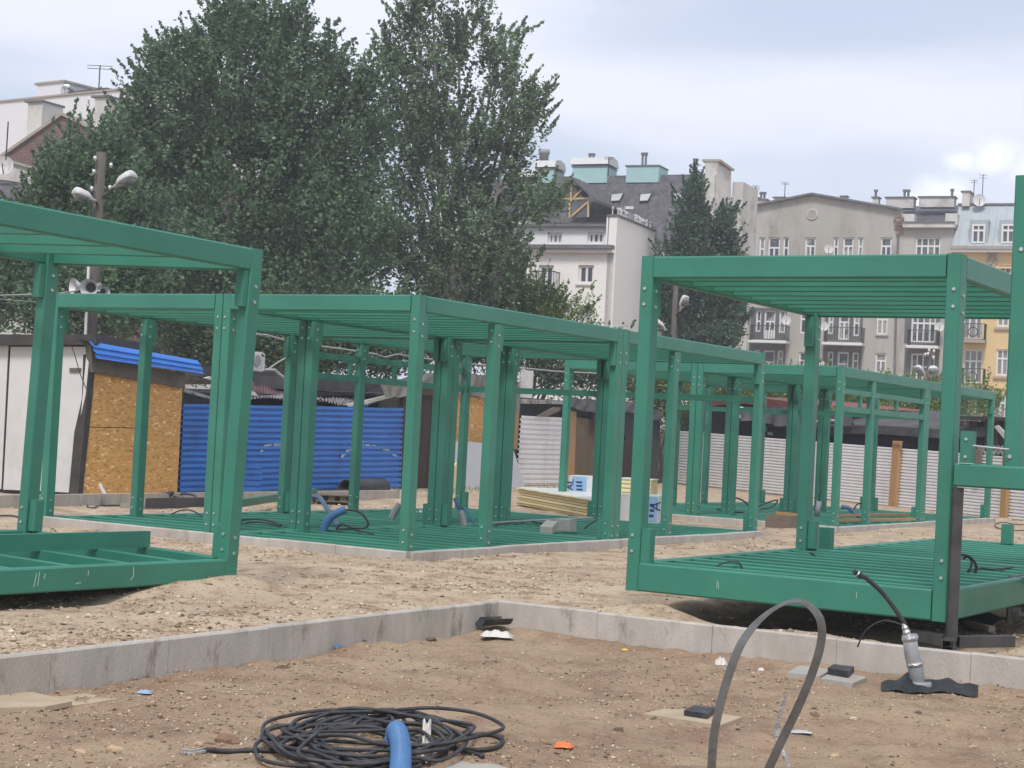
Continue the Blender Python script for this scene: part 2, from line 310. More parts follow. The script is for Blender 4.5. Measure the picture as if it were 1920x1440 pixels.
# ------------------------------------------------------------------ ground
def vnoise(x, y, s, seed):
    r = np.random.default_rng(seed); g = r.random((256, 256)); X = x/s; Y = y/s
    xi = np.floor(X).astype(int); yi = np.floor(Y).astype(int); fx = X-xi; fy = Y-yi; fx = fx*fx*(3-2*fx); fy = fy*fy*(3-2*fy)
    a = g[xi % 256, yi % 256]; b = g[(xi+1) % 256, yi % 256]; c = g[xi % 256, (yi+1) % 256]; d = g[(xi+1) % 256, (yi+1) % 256]
    return (a*(1-fx)+b*fx)*(1-fy) + (c*(1-fx)+d*fx)*fy - .5
L1 = Vector((-2.417, 15.64, 0))
CURB_T = .08
def hgt(x, y):
    x = np.asarray(x, float); y = np.asarray(y, float)
    pa = (x-oC.x)*DA.x + (y-oC.y)*DA.y; pb = (x-oC.x)*DB.x + (y-oC.y)*DB.y
    n = .06*vnoise(x, y, 1.7, 1) + .05*vnoise(x, y, .6, 2) + .035*vnoise(x, y, .23, 3) + .03*vnoise(x, y, .1, 4)
    up_ = -.105 + n*.8
    def bump(cx, cy, r, h): return h*np.exp(-((x-cx)**2+(y-cy)**2)/(r*r))
    up_ = up_ + bump(L1.x-.2, L1.y-.35, .6, .085) + bump(L1.x-.55, L1.y-.9, .45, .05) + bump(L1.x-1.2, L1.y-1.9, .8, -.06) + bump(L1.x+.1, L1.y-.1, .35, .08)
    up_ = up_ + bump(oR.x+.25, oR.y-.3, .5, .13) + bump(-.9, 17.4, 1.5, .03) + bump(3.2, 19.2, 1.0, .05)
    pit = -.315 + n*1.0
    sp = at_z(1640, 1335, -.3)
    pit = pit + bump(sp.x, sp.y, .55, .05) + bump(oC.x+.3, oC.y-.35, .5, .03)
    t = np.where((pa > -.04) & (pb < .04), 1.0, 0.0)
    ra = (x-oR.x)*DA.x + (y-oR.y)*DA.y; rb = (x-oR.x)*DB.x + (y-oR.y)*DB.y
    up_ = up_ - .11*np.clip((ra+.0)/.5, 0, 1)*np.clip((3.4-ra)/.4, 0, 1)*np.clip((rb+.25)/.3, 0, 1)*np.clip((4.4-rb)/.4, 0, 1)
    # M, G and R2 stand in shallow beds
    kd = np.minimum(np.where(pb < 0, pa, 9), np.where(pa > 0, -pb, 9)); kd = np.where((pa > 0) & (pb < 0), np.minimum(pa, -pb), 9)
    pit = pit + .05*np.exp(-kd/.14)*(.35+1.3*np.clip(vnoise(x, y, .5, 6)+.5, 0, 1))
    def inside(o, a0, a1, b0, b1):
        qa = (x-o.x)*DA.x + (y-o.y)*DA.y; qb = (x-o.x)*DB.x + (y-o.y)*DB.y
        return (qa > a0) & (qa < a1) & (qb > b0) & (qb < b1)
    up_ = np.where(inside(oM, -5.95, .04, -.04, 10.45) | inside(oG, -5.95, .04, -.04, 10.45), -.26, up_)
    far = np.clip((np.hypot(x, y)-45)/30, 0, 1)
    up_ = up_*(1-far) + (-.11)*far
    return up_*(1-t) + pit*t
def gmesh(x0, x1, y0, y1, st):
    xs = np.arange(x0, x1+st*.5, st); ys = np.arange(y0, y1+st*.5, st); X, Y = np.meshgrid(xs, ys); Z = hgt(X, Y)
    return X, Y, Z
def grid_obj(name, xs, ys, material, zoff=0.0):
    A_, B_ = np.meshgrid(xs, ys); X = oC.x + A_*DA.x + B_*DB.x; Y = oC.y + A_*DA.y + B_*DB.y; Z = hgt(X, Y) + zoff
    nx, ny = len(xs), len(ys); v = np.stack([X, Y, Z], -1).reshape(-1, 3)
    i = np.arange(nx-1)[None, :] + np.arange(ny-1)[:, None]*nx; i = i.ravel()
    f = np.stack([i, i+1, i+1+nx, i+nx], -1)
    me = bpy.data.meshes.new(name); me.vertices.add(len(v)); me.vertices.foreach_set('co', v.ravel())
    me.loops.add(f.size); me.loops.foreach_set('vertex_index', f.ravel().astype(np.int32)); me.polygons.add(len(f))
    me.polygons.foreach_set('loop_start', np.arange(0, f.size, 4, dtype=np.int32)); me.polygons.foreach_set('loop_total', np.full(len(f), 4, dtype=np.int32))
    me.materials.append(material); me.update(); me.validate()
    me.polygons.foreach_set('use_smooth', [True]*len(f))
    o = bpy.data.objects.new(name, me); C.objects.link(o); o['kind'] = 'structure'; return o
def graded(a, b, s0, c0, c1, g=1.18):        # fine step between c0 and c1, growing outside
    r = list(np.arange(c0, c1, s0)); s = s0; x = r[-1]
    while x < b: s *= g; x += s; r.append(x)
    s = s0; x = c0; l = []
    while x > a: s *= g; x -= s; l.append(x)
    return np.array(l[::-1] + r)
GROUND = bpy.data.materials.new('sandy_soil'); GROUND.use_nodes = True
def ground_nodes():
    T = GROUND.node_tree; nn = T.nodes; L = T.links; b = nn['Principled BSDF']; b.inputs['Roughness'].default_value = .95; b.inputs['Specular IOR Level'].default_value = .15
    g = nn.new('ShaderNodeNewGeometry'); P = g.outputs['Position']
    def noise(s, d=5, r=.6):
        n = nn.new('ShaderNodeTexNoise'); n.inputs['Scale'].default_value = s; n.inputs['Detail'].default_value = d; n.inputs['Roughness'].default_value = r; L.new(P, n.inputs[0]); return n.outputs[0]
    def rm(x, a, c, lo=0, hi=1):
        n = nn.new('ShaderNodeMapRange'); n.inputs[1].default_value = a; n.inputs[2].default_value = c; n.inputs[3].default_value = lo; n.inputs[4].default_value = hi; L.new(x, n.inputs[0]); return n.outputs[0]
    def mx(f, a, c):
        n = nn.new('ShaderNodeMix'); n.data_type = 'RGBA'; L.new(f, n.inputs[0])
        for i, v in ((6, a), (7, c)):
            if isinstance(v, tuple): n.inputs[i].default_value = (*v, 1)
            else: L.new(v, n.inputs[i])
        return n.outputs[2]
    sep = nn.new('ShaderNodeSeparateXYZ'); L.new(P, sep.inputs[0])
    upper = mx(rm(noise(.7), .38, .62), (.50, .40, .285), (.41, .32, .225))
    upper = mx(rm(noise(2.6, 6, .75), .48, .64), upper, (.27, .18, .115))
    pit = mx(rm(noise(.8), .4, .62), (.345, .255, .17), (.30, .21, .14))
    pit = mx(rm(noise(2.2, 6, .7), .47, .66), pit, (.225, .15, .10))
    pit = mx(rm(noise(1.2, 6, .7), .58, .70), pit, (.37, .27, .17))
    c = mx(rm(sep.outputs[2], -.23, -.19), pit, upper)
    c = mx(rm(noise(30, 4, .8), .565, .64, 0, .8), c, (.12, .08, .055))
    c = mx(rm(noise(46, 2, .8), .64, .70, 0, .8), c, (.52, .46, .37))
    L.new(c, b.inputs['Base Color'])
    bn = nn.new('ShaderNodeBump'); bn.inputs['Strength'].default_value = .6; bn.inputs['Distance'].default_value = .015; L.new(noise(38, 7, .75), bn.inputs['Height']); L.new(bn.outputs[0], b.inputs['Normal'])
ground_nodes()
def lines(arr, extra):
    arr = [v for v in arr if all(abs(v-e) > .03 for e in extra)]; return np.array(sorted(arr + list(extra)))
grid_obj('ground', lines(graded(-330, 330, .05, -6.5, 7.0, 1.14), (-.06, -.02)), lines(graded(-330, 330, .05, -8.5, 7, 1.14), (.02, .06)), GROUND)

# stones: ground truth chips, one scattered layer
def chips(name, n, region, smin, smax, material, seed, kind='stuff', lift=.2):
    r = np.random.default_rng(seed); P = region(r, n); n = len(P)
    base = np.array([[1, 0, 0], [-1, 0, 0], [0, 1, 0], [0, -1, 0], [0, 0, 1], [0, 0, -1]], float)
    tri = np.array([[0, 2, 4], [2, 1, 4], [1, 3, 4], [3, 0, 4], [2, 0, 5], [1, 2, 5], [3, 1, 5], [0, 3, 5]])
    s = smin*(smax/smin)**(r.random(n)**2.2)
    sc3 = np.stack([s*(.7+.6*r.random(n)), s*(.45+.5*r.random(n)), s*(.22+.35*r.random(n))], -1)
    V = base[None]*sc3[:, None, :]*(1+.35*(r.random((n, 6, 1))-.5))
    V = V + (r.random((n, 6, 3))-.5)*s[:, None, None]*.35
    a = r.random(n)*6.283; ca, sa = np.cos(a), np.sin(a); x = V[..., 0]*ca[:, None]-V[..., 1]*sa[:, None]; y = V[..., 0]*sa[:, None]+V[..., 1]*ca[:, None]
    z = V[..., 2] + (hgt(P[:, 0], P[:, 1]) + sc3[:, 2]*lift)[:, None]
    V = np.stack([x+P[:, 0:1], y+P[:, 1:2], z], -1).reshape(-1, 3)
    Fc = (tri[None] + (np.arange(n)*6)[:, None, None]).reshape(-1, 3)
    me = bpy.data.meshes.new(name); me.vertices.add(len(V)); me.vertices.foreach_set('co', V.ravel())
    me.loops.add(Fc.size); me.loops.foreach_set('vertex_index', Fc.ravel().astype(np.int32)); me.polygons.add(len(Fc))
    me.polygons.foreach_set('loop_start', np.arange(0, Fc.size, 3, dtype=np.int32)); me.polygons.foreach_set('loop_total', np.full(len(Fc), 3, dtype=np.int32))
    me.materials.append(material); me.update(); me.validate()
    o = bpy.data.objects.new(name, me); C.objects.link(o); o['kind'] = kind; return o
def reg_view(ymin, ymax, pit):
    def f(r, n):
        out_ = []
        while len(out_) < n:
            y = ymin*(ymax/ymin)**r.random(n*2); x = (r.random(n*2)*2-1)*y*.33
            pa = (x-oC.x)*DA.x + (y-oC.y)*DA.y; pb = (x-oC.x)*DB.x + (y-oC.y)*DB.y
            inp = (pa > .02) & (pb < -.02); outp = (pa < -.1) | (pb > .1)
            ok = inp if pit else outp
            if not pit:
                for o in (oM, oG):
                    qa = (x-o.x)*DA.x + (y-o.y)*DA.y; qb = (x-o.x)*DB.x + (y-o.y)*DB.y
                    ok &= ~((qa > -6.05) & (qa < .14) & (qb > -.14) & (qb < 10.55))
            dn = vnoise(x, y, 1.3, 9) + .5*vnoise(x, y, .4, 10) + .5
            ok &= r.random(len(x)) < np.clip(dn*1.6-.25, .08, 1)
            out_ += list(np.stack([x, y], -1)[ok])
        return np.array(out_[:n])
    return f
ST_L = mat('stone_pale', (.50, .41, .30), .9, .15, 9, island=.35)
ST_M = mat('stone_tan', (.34, .245, .16), .9, .15, 9, island=.45)
ST_D = mat('stone_dark', (.10, .075, .055), .9, .2, 9, island=.5)
for o, l in ((chips('gravel', 6500, reg_view(9, 34, False), .008, .038, ST_L, 21), 'pale crushed gravel chips spread over the sandy upper ground'),
             (chips('gravel', 11000, reg_view(9, 34, False), .008, .036, ST_M, 22), 'tan grit scattered over the sandy upper ground'),
             (chips('gravel', 3200, reg_view(9, 34, False), .007, .028, ST_D, 23), 'dark crumbs of earth and bark on the upper ground'),
             (chips('gravel', 5200, reg_view(7.3, 15.5, True), .004, .017, ST_L, 24), 'fine pale stones in the brown soil inside the kerb'),
             (chips('gravel', 9000, reg_view(7.3, 15.5, True), .005, .026, ST_M, 25), 'brown clods of soil inside the kerb'),
             (chips('gravel', 3600, reg_view(7.3, 15.5, True), .005, .02, ST_D, 26), 'dark crumbs of soil inside the kerb')):
    o['label'] = l; o['category'] = 'gravel'

# ------------------------------------------------------------------ kerbs (setting), every slab a piece
def kerb_run(parent, o, a0, b0, a1, b1, zt, h, step=1.0, th=CURB_T, first=0):
    p = S(o, a0, b0); q = S(o, a1, b1); d = (q-p); L = d.length; d.normalize(); nrm = Vector((-d.y, d.x, 0)); t = -first if first else 0; k = 0
    while t < L-.02:
        s0 = max(t, 0)+.0018; s1 = min(t+step, L)-.0018; dz = random.uniform(-.006, .006); dn = random.uniform(-.003, .003)
        A = p + d*s0 + nrm*dn; B = p + d*s1 + nrm*dn
        pr = [(-th/2, -h), (th/2, -h), (th/2, -.012), (th/2-.012, 0), (-th/2+.012, 0), (-th/2, -.012)]
        vs = [P + nrm*x + Vector((0, 0, zt+z+dz)) for P in (A, B) for x, z in pr]
        mb = MB(); n = 6; mb.add(vs, [tuple(range(n)), tuple(range(2*n-1, n-1, -1))] + [(i, i+n, (i+1) % n+n, (i+1) % n) for i in range(n)])
        mb.build('slab', CONC, parent); t += step
def kerb(name):
    o = bpy.data.objects.new(name, None); C.objects.link(o); o['kind'] = 'structure'; return o
k1 = kerb('kerb')
kerb_run(k1, oC, -.04, 0, -.04, -11.5, -.05, .42, 1.06)
kerb_run(k1, oC, -.08, .04, 9.0, .04, -.05, .42, 1.06)
k2 = kerb('kerb')
kerb_run(k2, oM, .055, -.055, -6.0, -.055, .0, .3, 1.0); kerb_run(k2, oM, .055, -.0, .055, 10.45, .0, .3, 1.0); kerb_run(k2, oM, .1, 10.5, -6.0, 10.5, .0, .3); kerb_run(k2, oM, -5.95, 10.5, -5.95, 0, .0, .3)
k3 = kerb('kerb')
kerb_run(k3, oG, .055, -.055, -6.0, -.055, .0, .3, 1.0); kerb_run(k3, oG, .055, -.0, .055, 10.45, .0, .3, 1.0); kerb_run(k3, oG, .1, 10.5, -6.0, 10.5, .0, .3); kerb_run(k3, oG, -5.95, 10.5, -5.95, 0, .0, .3)
k4 = kerb('kerb')                              # long kerb in front of the sheds
pk0 = at_z(-120, 944, -.02); pk1 = at_z(790, 928, -.02)
dk = (pk1-pk0); Lk = dk.length; dk.normalize()
for i in range(int(Lk)):
    A = pk0 + dk*(i+.005); B = pk0 + dk*(i+.995)
    MB().bar(A, B, .1, .22).build('slab', CONC, k4)

# ------------------------------------------------------------------ green steel kiosk frames
PA, PB = .12, .16
def bolt_geo(mb, p, n, r=.015, h=.012):
    n = Vector(n); x = n.orthogonal().normalized(); y = n.cross(x); p = Vector(p)
    vs = [p + (x*math.cos(k*math.pi/3) + y*math.sin(k*math.pi/3))*r + n*e for e in (0, h) for k in range(6)]
    mb.add(vs, [tuple(range(6, 12))] + [(i, (i+1) % 6, (i+1) % 6+6, i+6) for i in range(6)])
MESH = {}
def post_parts(par, x, y, sx, sy, z0, z1, H, zf, corner=True, bz=None):
    """x,y outer corner; sx,sy = direction towards the inside"""
    key = ('post', sx, sy, z0, z1, corner, zf)
    if key not in MESH:
        mb = MB(); mb.box((min(0, sx*PA), min(0, sy*PB), z0), (max(0, sx*PA), max(0, sy*PB), z1), .010); me = mb.mesh('post', GREEN)
        bb = MB()
        for zz in (zf+.10, zf+.24, H-.43, H-.29):
            if zz > z1: continue
            bolt_geo(bb, (sx*PA*.42, 0 if corner else 0, zz), (0, -sy, 0)) if True else None
            bolt_geo(bb, (0, sy*PB*.5, zz-.05), (-sx, 0, 0))
            bolt_geo(bb, (sx*PA, sy*PB*.5, zz-.02), (sx, 0, 0)); bolt_geo(bb, (sx*PA*.5, sy*PB, zz-.02), (0, sy, 0))
        mbo = bb.mesh('bolts', BOLT)
        br = MB()
        br.box((min(sx*PA, sx*(PA+.09)), min(sy*.02, sy*.13), zf), (max(sx*PA, sx*(PA+.09)), max(sy*.02, sy*.13), zf+.30), .006)
        m2 = br.mesh('bracket', GREEN)
        br = MB(); br.box((min(sx*.015, sx*.105), min(sy*PB, sy*(PB+.07)), H-.53), (max(sx*.015, sx*.105), max(sy*PB, sy*(PB+.07)), H-.205), .006)
        m3 = br.mesh('bracket', GREEN)
        MESH[key] = (me, mbo, m2, m3)
    me, mbo, m2, m3 = MESH[key]
    o = inst('post', me, par, (x, y, 0)); b = inst('bolts', mbo, o, (0, 0, 0)); b['kind'] = 'stuff'
    if corner:
        if sy == -1 or (zf == .25 and sx == 1): inst('bracket', m2, o, (0, 0, 0))
        inst('bracket', m3, o, (0, 0, 0))
    else: inst('bracket', m3, o, (0, 0, 0))
    return o
def beam(par, name, lo, hi, ch=.014):
    return MB().box(lo, hi, ch).build(name, GREEN, par, local=True)
def module(label, loc, W, L, H, zf, fh, mids, rsp, fsp, rot=None, posts='all', roof=True, extra=None, bh=.2, jh=.15, z0=None):
    t = thing('kiosk_frame', label, 'kiosk frame', loc, TH, 'green steel kiosk frames', rot)
    z0 = (zf-fh) if z0 is None else z0
    g = .006
    # floor ring
    beam(t, 'floor_beam', (-W+PA+g, .0, zf-fh), (-PA-g, .08, zf)); beam(t, 'floor_beam', (-W+PA+g, L-.08, zf-fh), (-PA-g, L, zf))
    beam(t, 'floor_beam', (-.08, PB+g, zf-fh), (0, L-PB-g, zf)); beam(t, 'floor_beam', (-W, PB+g, zf-fh), (-W+.08, L-PB-g, zf))
    MB().box((-W+.085, .085, zf-fh+.012), (-.085, L-.085, zf-fh+.02)).build('shade_plate', GREEN, t, local=True)  # added sheet, stops light falling between the joists so the ground below stays dark
    n = max(2, round((L-.16)/fsp)); me = MB().box((-W+.083, -.028, zf-.16), (-.083, .028, zf-.008), .008).mesh('floor_joist', GREEN)
    for i in range(1, n): inst('floor_joist', me, t, (0, L*i/n, 0))
    if posts:
        for (x, y, sx, sy) in ((0, 0, -1, 1), (-W, 0, 1, 1), (0, L, -1, -1), (-W, L, 1, -1)):
            post_parts(t, x, y, sx, sy, z0, H, H, zf)
        for bm_ in mids:
            for (x, sx) in ((0, -1), (-W, 1)): post_parts(t, x, bm_, sx, 1, z0, H-bh-.003, H, zf, False)
    if roof:
        beam(t, 'roof_beam', (-W+PA+g, .0, H-bh), (-PA-g, .09, H-.004)); beam(t, 'roof_beam', (-W+PA+g, L-.09, H-bh), (-PA-g, L, H-.004))
        beam(t, 'roof_beam', (-.09, PB+g, H-bh), (0, L-PB-g, H-.004)); beam(t, 'roof_beam', (-W, PB+g, H-bh), (-W+.09, L-PB-g, H-.004))
        n = max(2, round((L-.16)/rsp)); me = MB().box((-W+.093, -.025, H-jh-.035), (-.093, .025, H-.035), .007).mesh('roof_joist', GREEN)
        for i in range(1, n): inst('roof_joist', me, t, (0, L*i/n, 0))
    return t
HM = 2.97
mk = dict(W=2.945, L=5.2, H=HM, zf=-.004, fh=.2, mids=[1.72], rsp=.45, fsp=.46)
M1 = module('green steel kiosk frame with its corner nearest the middle of the dirt yard', S(oM, 0, 0), **mk)
lab = 'green steel kiosk frame '
M2 = dup(M1, S(oM, -2.955, 0), lab+'left of the middle corner one, before the strand board hut')
M3 = dup(M1, S(oM, 0, 5.21), lab+'behind the middle corner one, beside the yellow boards')
M4 = dup(M1, S(oM, -2.955, 5.21), lab+'with a double header rail, in front of the blue fence')
G1 = dup(M1, S(oG, 0, 0), lab+'with a double header rail, nearest corner of the far row')
G2 = dup(M1, S(oG, -2.955, 0), lab+'left front one of the far row, before the lettered shed')
G3 = dup(M1, S(oG, 0, 5.21), lab+'at the far right end of the far row')
G4 = dup(M1, S(oG, -2.955, 5.21), lab+'rear left one of the far row, against the white fence')
def rails(par, x, y0, y1, axis, stubs, two=True):
    def bx(nm, a, b, z0, z1):
        if axis == 'y': beam(par, nm, (x-.03, a, z0), (x+.03, b, z1), .005)
        else: beam(par, nm, (a, x-.03, z0), (b, x+.03, z1), .005)
    bx('header_rail', y0, y1, 2.13, 2.235)
    if two:
        bx('header_rail', y0, y1, 2.46, 2.56)
        for s in stubs: bx('stub', s-.04, s+.04, 2.237, 2.458)
rails(M4, -2.89, PB+.01, 5.2-PB-.01, 'y', (1.5, 2.8, 4.1)); rails(M4, 5.13, -2.945+PA+.01, -PA-.01, 'x', (), False)
rails(G1, -.05, PB+.01, 5.2-PB-.01, 'y', (1.15, 3.3)); rails(G1, 5.13, -2.945+PA+.01, -PA-.01, 'x', (), False); rails(G2, 5.13, -2.945+PA+.01, -PA-.01, 'x', (), False)
rails(M3, 5.13, -2.945+PA+.01, -PA-.01, 'x', (), False)
R1 = module('large green steel kiosk frame standing raised on the right foreground', S(oR, 2.88, 0, .087), 2.88, 4.2, 2.97, .25, .25, [], .47, .42)
R2 = module('green steel floor frame without posts, behind the raised right kiosk frame', S(oR, 2.88, 4.36, .06), 2.88, 4.9, 2.97, .25, .25, [], .47, .43, posts=None, roof=False)
for (x, y) in ((-2.70, .10), (-2.78, 4.78), (-1.95, 4.78), (-.2, .1)):
    beam(R2, 'post_stub', (x-.06, y-.05, .245), (x+.08, y+.07, .50), .008)
Lf = module('tilted green steel kiosk frame cut off by the left edge of the view', (-2.43, 15.655, .02), 2.64, 5.2, 2.985, .2, .2, [], .70, .62, rot=(math.radians(-.43), math.radians(1.62), TH), bh=.2, jh=.13)
Lf.location = (-2.375 - DB.x*5.2, 15.655 - DB.y*5.2, .01)
XF[Lf.name] = Matrix.Translation(Lf.location) @ Lf.rotation_euler.to_matrix().to_4x4()
# loose channel lying on the left floor frame
pa_, pb_ = at_z(-60, 1021, .27), at_z(281, 1011, .27)
mb = MB(); mb.bar(pa_ - Vector((0, 0, .0)), pb_, .012, .15); dd = (pb_-pa_).normalized(); nn_ = dd.cross(Vector((0, 0, 1)))
for e in (.069, -.069): mb.bar(pa_ - nn_*.03 + Vector((0, 0, e)), pb_ - nn_*.03 + Vector((0, 0, e)), .06, .012)
mb.build('steel_channel', GREEN, None, label='loose green steel channel lying across the left floor frame', cat='steel channel')
# raised frame at the right edge on a steel stand
t = thing('kiosk_frame', 'partly assembled green frame propped on a steel stand at the right edge', 'kiosk frame', at_y(1788, 912, 13.85), TH, 'green steel kiosk frames')
beam(t, 'floor_beam', (0, 0, 0), (2.6, .09, .185)); beam(t, 'floor_beam', (.03, .095, .0), (.12, 3.6, .18)); beam(t, 'floor_beam', (2.45, .095, .0), (2.54, 3.6, .18))
beam(t, 'floor_beam', (.03, 3.61, 0), (2.6, 3.7, .18))
for i in range(6): beam(t, 'floor_joist', (.125, .5+.5*i, .03), (2.44, .56+.5*i, .17), .006)
beam(t, 'bracket', (.035, .0, .19), (.135, .11, .445), .006)
beam(t, 'post', (.355, .092, .10), (.49, .24, 2.49))
bb = MB()
for p_ in ((.085, 0, .24), (.085, 0, .38)): bolt_geo(bb, p_, (0, -1, 0), .013)
bolt_geo(bb, (.41, .092, .26), (0, -1, 0), .017); bolt_geo(bb, (.43, .092, 1.9), (0, -1, 0), .018)
bb.build('bolts', BOLT, t, local=True, kind='stuff')
MB().tube([(.05, .05, .335), (.42, .02, .315)], .008, 6).build('threaded_rod', BOLT, t, local=True)
# steel stand under it
t = thing('steel_stand', 'raw steel upright on three welded box-section feet under the propped frame', 'stand', at_z(1790, 1180, -.1))
top = at_y(1796, 914, 13.90); ft = Vector((top.x, top.y, -.05))
MB().bar(ft, top, .078, .078, (0, 1, 0)).build('upright', DSTEEL, t)
def hollow(mb, p, q, w, th=.006):
    p = Vector(p); q = Vector(q); d = (q-p).normalized(); x = d.cross(Vector((0, 0, 1))).normalized(); z = x.cross(d)
    h = w/2-th/2
    for o_, a, b in ((x*h, th, w), (-x*h, th, w), (z*h, w-2*th-.001, th), (-z*h, w-2*th-.001, th)): mb.bar(p+o_, q+o_, a, b)
for px, py in ((1777, 1213), (1897, 1203), (1705, 1188)):
    mb = MB(); e = at_z(px, py, -.055); dirn = (ft-e).normalized(); q = Vector((ft.x, ft.y, -.055)) - dirn*.05; hollow(mb, (e.x, e.y, -.05), q, .09); mb.build('foot', DSTEEL, t)
# trestle at lower right
t = thing('steel_trestle', 'low grey steel trestle at the lower right edge beside the stand', 'trestle', at_z(1900, 1180, -.1))
a_ = at_z(1892, 1168, -.09); b_ = a_ + DA*.9; c_ = a_ + DB*.55; d_ = b_ + DB*.55
for p in (a_, b_, c_, d_): MB().bar(p, p+Vector((0, 0, .38)), .045, .045, (0, 1, 0)).build('leg', STEELG, t)
mb = MB(); 
for p, q in ((a_, b_), (c_, d_), (a_, c_), (b_, d_)): mb.bar(p+Vector((0, 0, .405)), q+Vector((0, 0, .405)), .05, .05)
mb.build('top_frame', STEELG, t)
mb = MB()
for p, q in ((a_, b_), (c_, d_)): mb.bar(p+Vector((0, 0, .09)), q+Vector((0, 0, .09)), .03, .03)
mb.build('brace', STEELG, t)

# ------------------------------------------------------------------ sheds and fences behind the site
def slabp(name, pl, pts, th, material, parent=None, fwd=0.0, **k):     # polygon outlined on wall plane pl, th metres deep
    return MB().poly([pl.P(x, y, -fwd) for x, y in pts], -pl.n*th).build(name, material, parent, **k)
_a, _b = at_z(333, 927, -.1), at_z(747, 917, -.1); F1 = Plane(_a, _b-_a)
_a, _b = at_z(1245, 905, -.1), at_z(1750, 958, -.1); F2 = Plane(_a, _b-_a)
_p = F1.P(150, 925); WS = Plane(_p, (1, -.06))
def corrugated(name, pl, tl, tr, br, bl, ribs, amp, material, parent, fwd=0.0, sheets=1, jitter=.0, down=.15, **k):
    A, B, Cc, D = pl.P(*tl), pl.P(*tr), pl.P(*br), pl.P(*bl); outl = []
    for q in range(sheets):
        u0_, u1_ = q/sheets, (q+1)/sheets + (.01 if q < sheets-1 else 0); off = fwd + .012*(q % 2)
        prof = ((0, 1), (.52, 1), (.62, 0), (.88, 0)); rows = []
        for r in range(ribs):
            for v, e in prof: rows.append(((r+v)/ribs, e))
        rows.append((1, 0)); nu = 6; mb = MB(); vs = []
        for v, e in rows:
            for i in range(nu+1):
                u = u0_ + (u1_-u0_)*i/nu; p = (A*(1-u)+B*u)*(1-v) + (D*(1-u)+Cc*u)*v
                p = p + pl.n*(off + amp*e + jitter*math.sin(u*23+v*7+q)) ; p.z += jitter*.6*math.sin(u*31+q)
                vs.append(p)
        n = nu+1; m_ = len(rows)
        vb = [v - pl.n*.006 for v in vs]
        fs = [(j*n+i, j*n+i+1, (j+1)*n+i+1, (j+1)*n+i) for j in range(m_-1) for i in range(nu)]
        mb.add(vs, fs); outl.append(mb.build(name, material, parent, **k))
    return outl
def T(name, label, cat, pt, group=None): return thing(name, label, cat, pt, 0, group)
# white panel shed
t = T('shed', 'white panel shed with a dark flat roof edge at the far left', 'shed', WS.P(80, 925))
slabp('wall_panel', WS, [(-150, 640), (16, 640), (2, 917), (-165, 910)], .06, WHITE_SH, t, .05)
slabp('wall_panel', WS, [(20, 650), (96, 650), (78, 921), (6, 918)], .06, WHITE_SH, t, .05)
slabp('wall_panel', WS, [(97, 650), (162, 650), (139, 924), (79, 921)], .06, WHITE_SH, t, .06)
slabp('corner_strip', WS, [(163, 650), (169, 650), (145, 908), (140, 908)], .08, WHITE_SH, t, .08)
slabp('body', WS, [(-160, 640), (167, 640), (144, 930), (-170, 922)], 4.0, DARKTRIM, t)
slabp('roof_edge', WS, [(-160, 627), (180, 627), (180, 646), (-160, 648)], 4.3, DARKTRIM, t, .22)
slabp('name_plate', WS, [(130, 690), (152, 690), (151, 698), (130, 698)], .02, PATCH, t, .085)
# strand board hut
t = T('hut', 'strand board hut with blue ridge sheet and grey fascia beside the white shed', 'hut', F1.P(250, 925))
slabp('strand_board', F1, [(178, 700), (262, 712), (256, 802), (168, 800)], .03, OSB, t, .06)
slabp('strand_board', F1, [(168, 801.5), (256, 803.5), (248, 927), (155, 928)], .03, OSB, t, .063)
slabp('strand_board', F1, [(263, 712), (342, 727), (332, 924), (249, 927)], .03, OSB, t, .055)
slabp('door_jamb', F1, [(168, 690), (178, 690), (155, 930), (146, 930)], .2, DARKTRIM, t, .08)
slabp('fascia', F1, [(170, 640), (177, 638), (181, 672), (347, 700), (347, 728), (174, 698)], .12, PATCH, t, .14)
slabp('body', F1, [(160, 665), (345, 715), (334, 930), (146, 930)], 3.5, DARKTRIM, t)
rs = [F1.P(177, 640, -.3), F1.P(380, 676, -.3), F1.P(379, 701, -.3), F1.P(178, 672, -.3)]
mb = MB(); prof = [(0, .0), (.12, .02), (.24, .03), (.27, .06), (.34, .06), (.38, .03), (.60, .035), (.63, .065), (.70, .065), (.74, .035), (.93, .03), (1, .06)]
back = [p - F1.n*1.2 + Vector((0, 0, .12)) for p in rs[:2]]
vs = []
for v, e in prof: vs += [rs[0]*(1-v)+rs[3]*v + F1.n*(e-.12*(1-v)), rs[1]*(1-v)+rs[2]*v + F1.n*(e-.12*(1-v))]
mb.add(back + vs, [(2*i, 2*i+1, 2*i+3, 2*i+2) for i in range(len(prof))]); mb.build('ridge_sheet', BLUESH2, t)
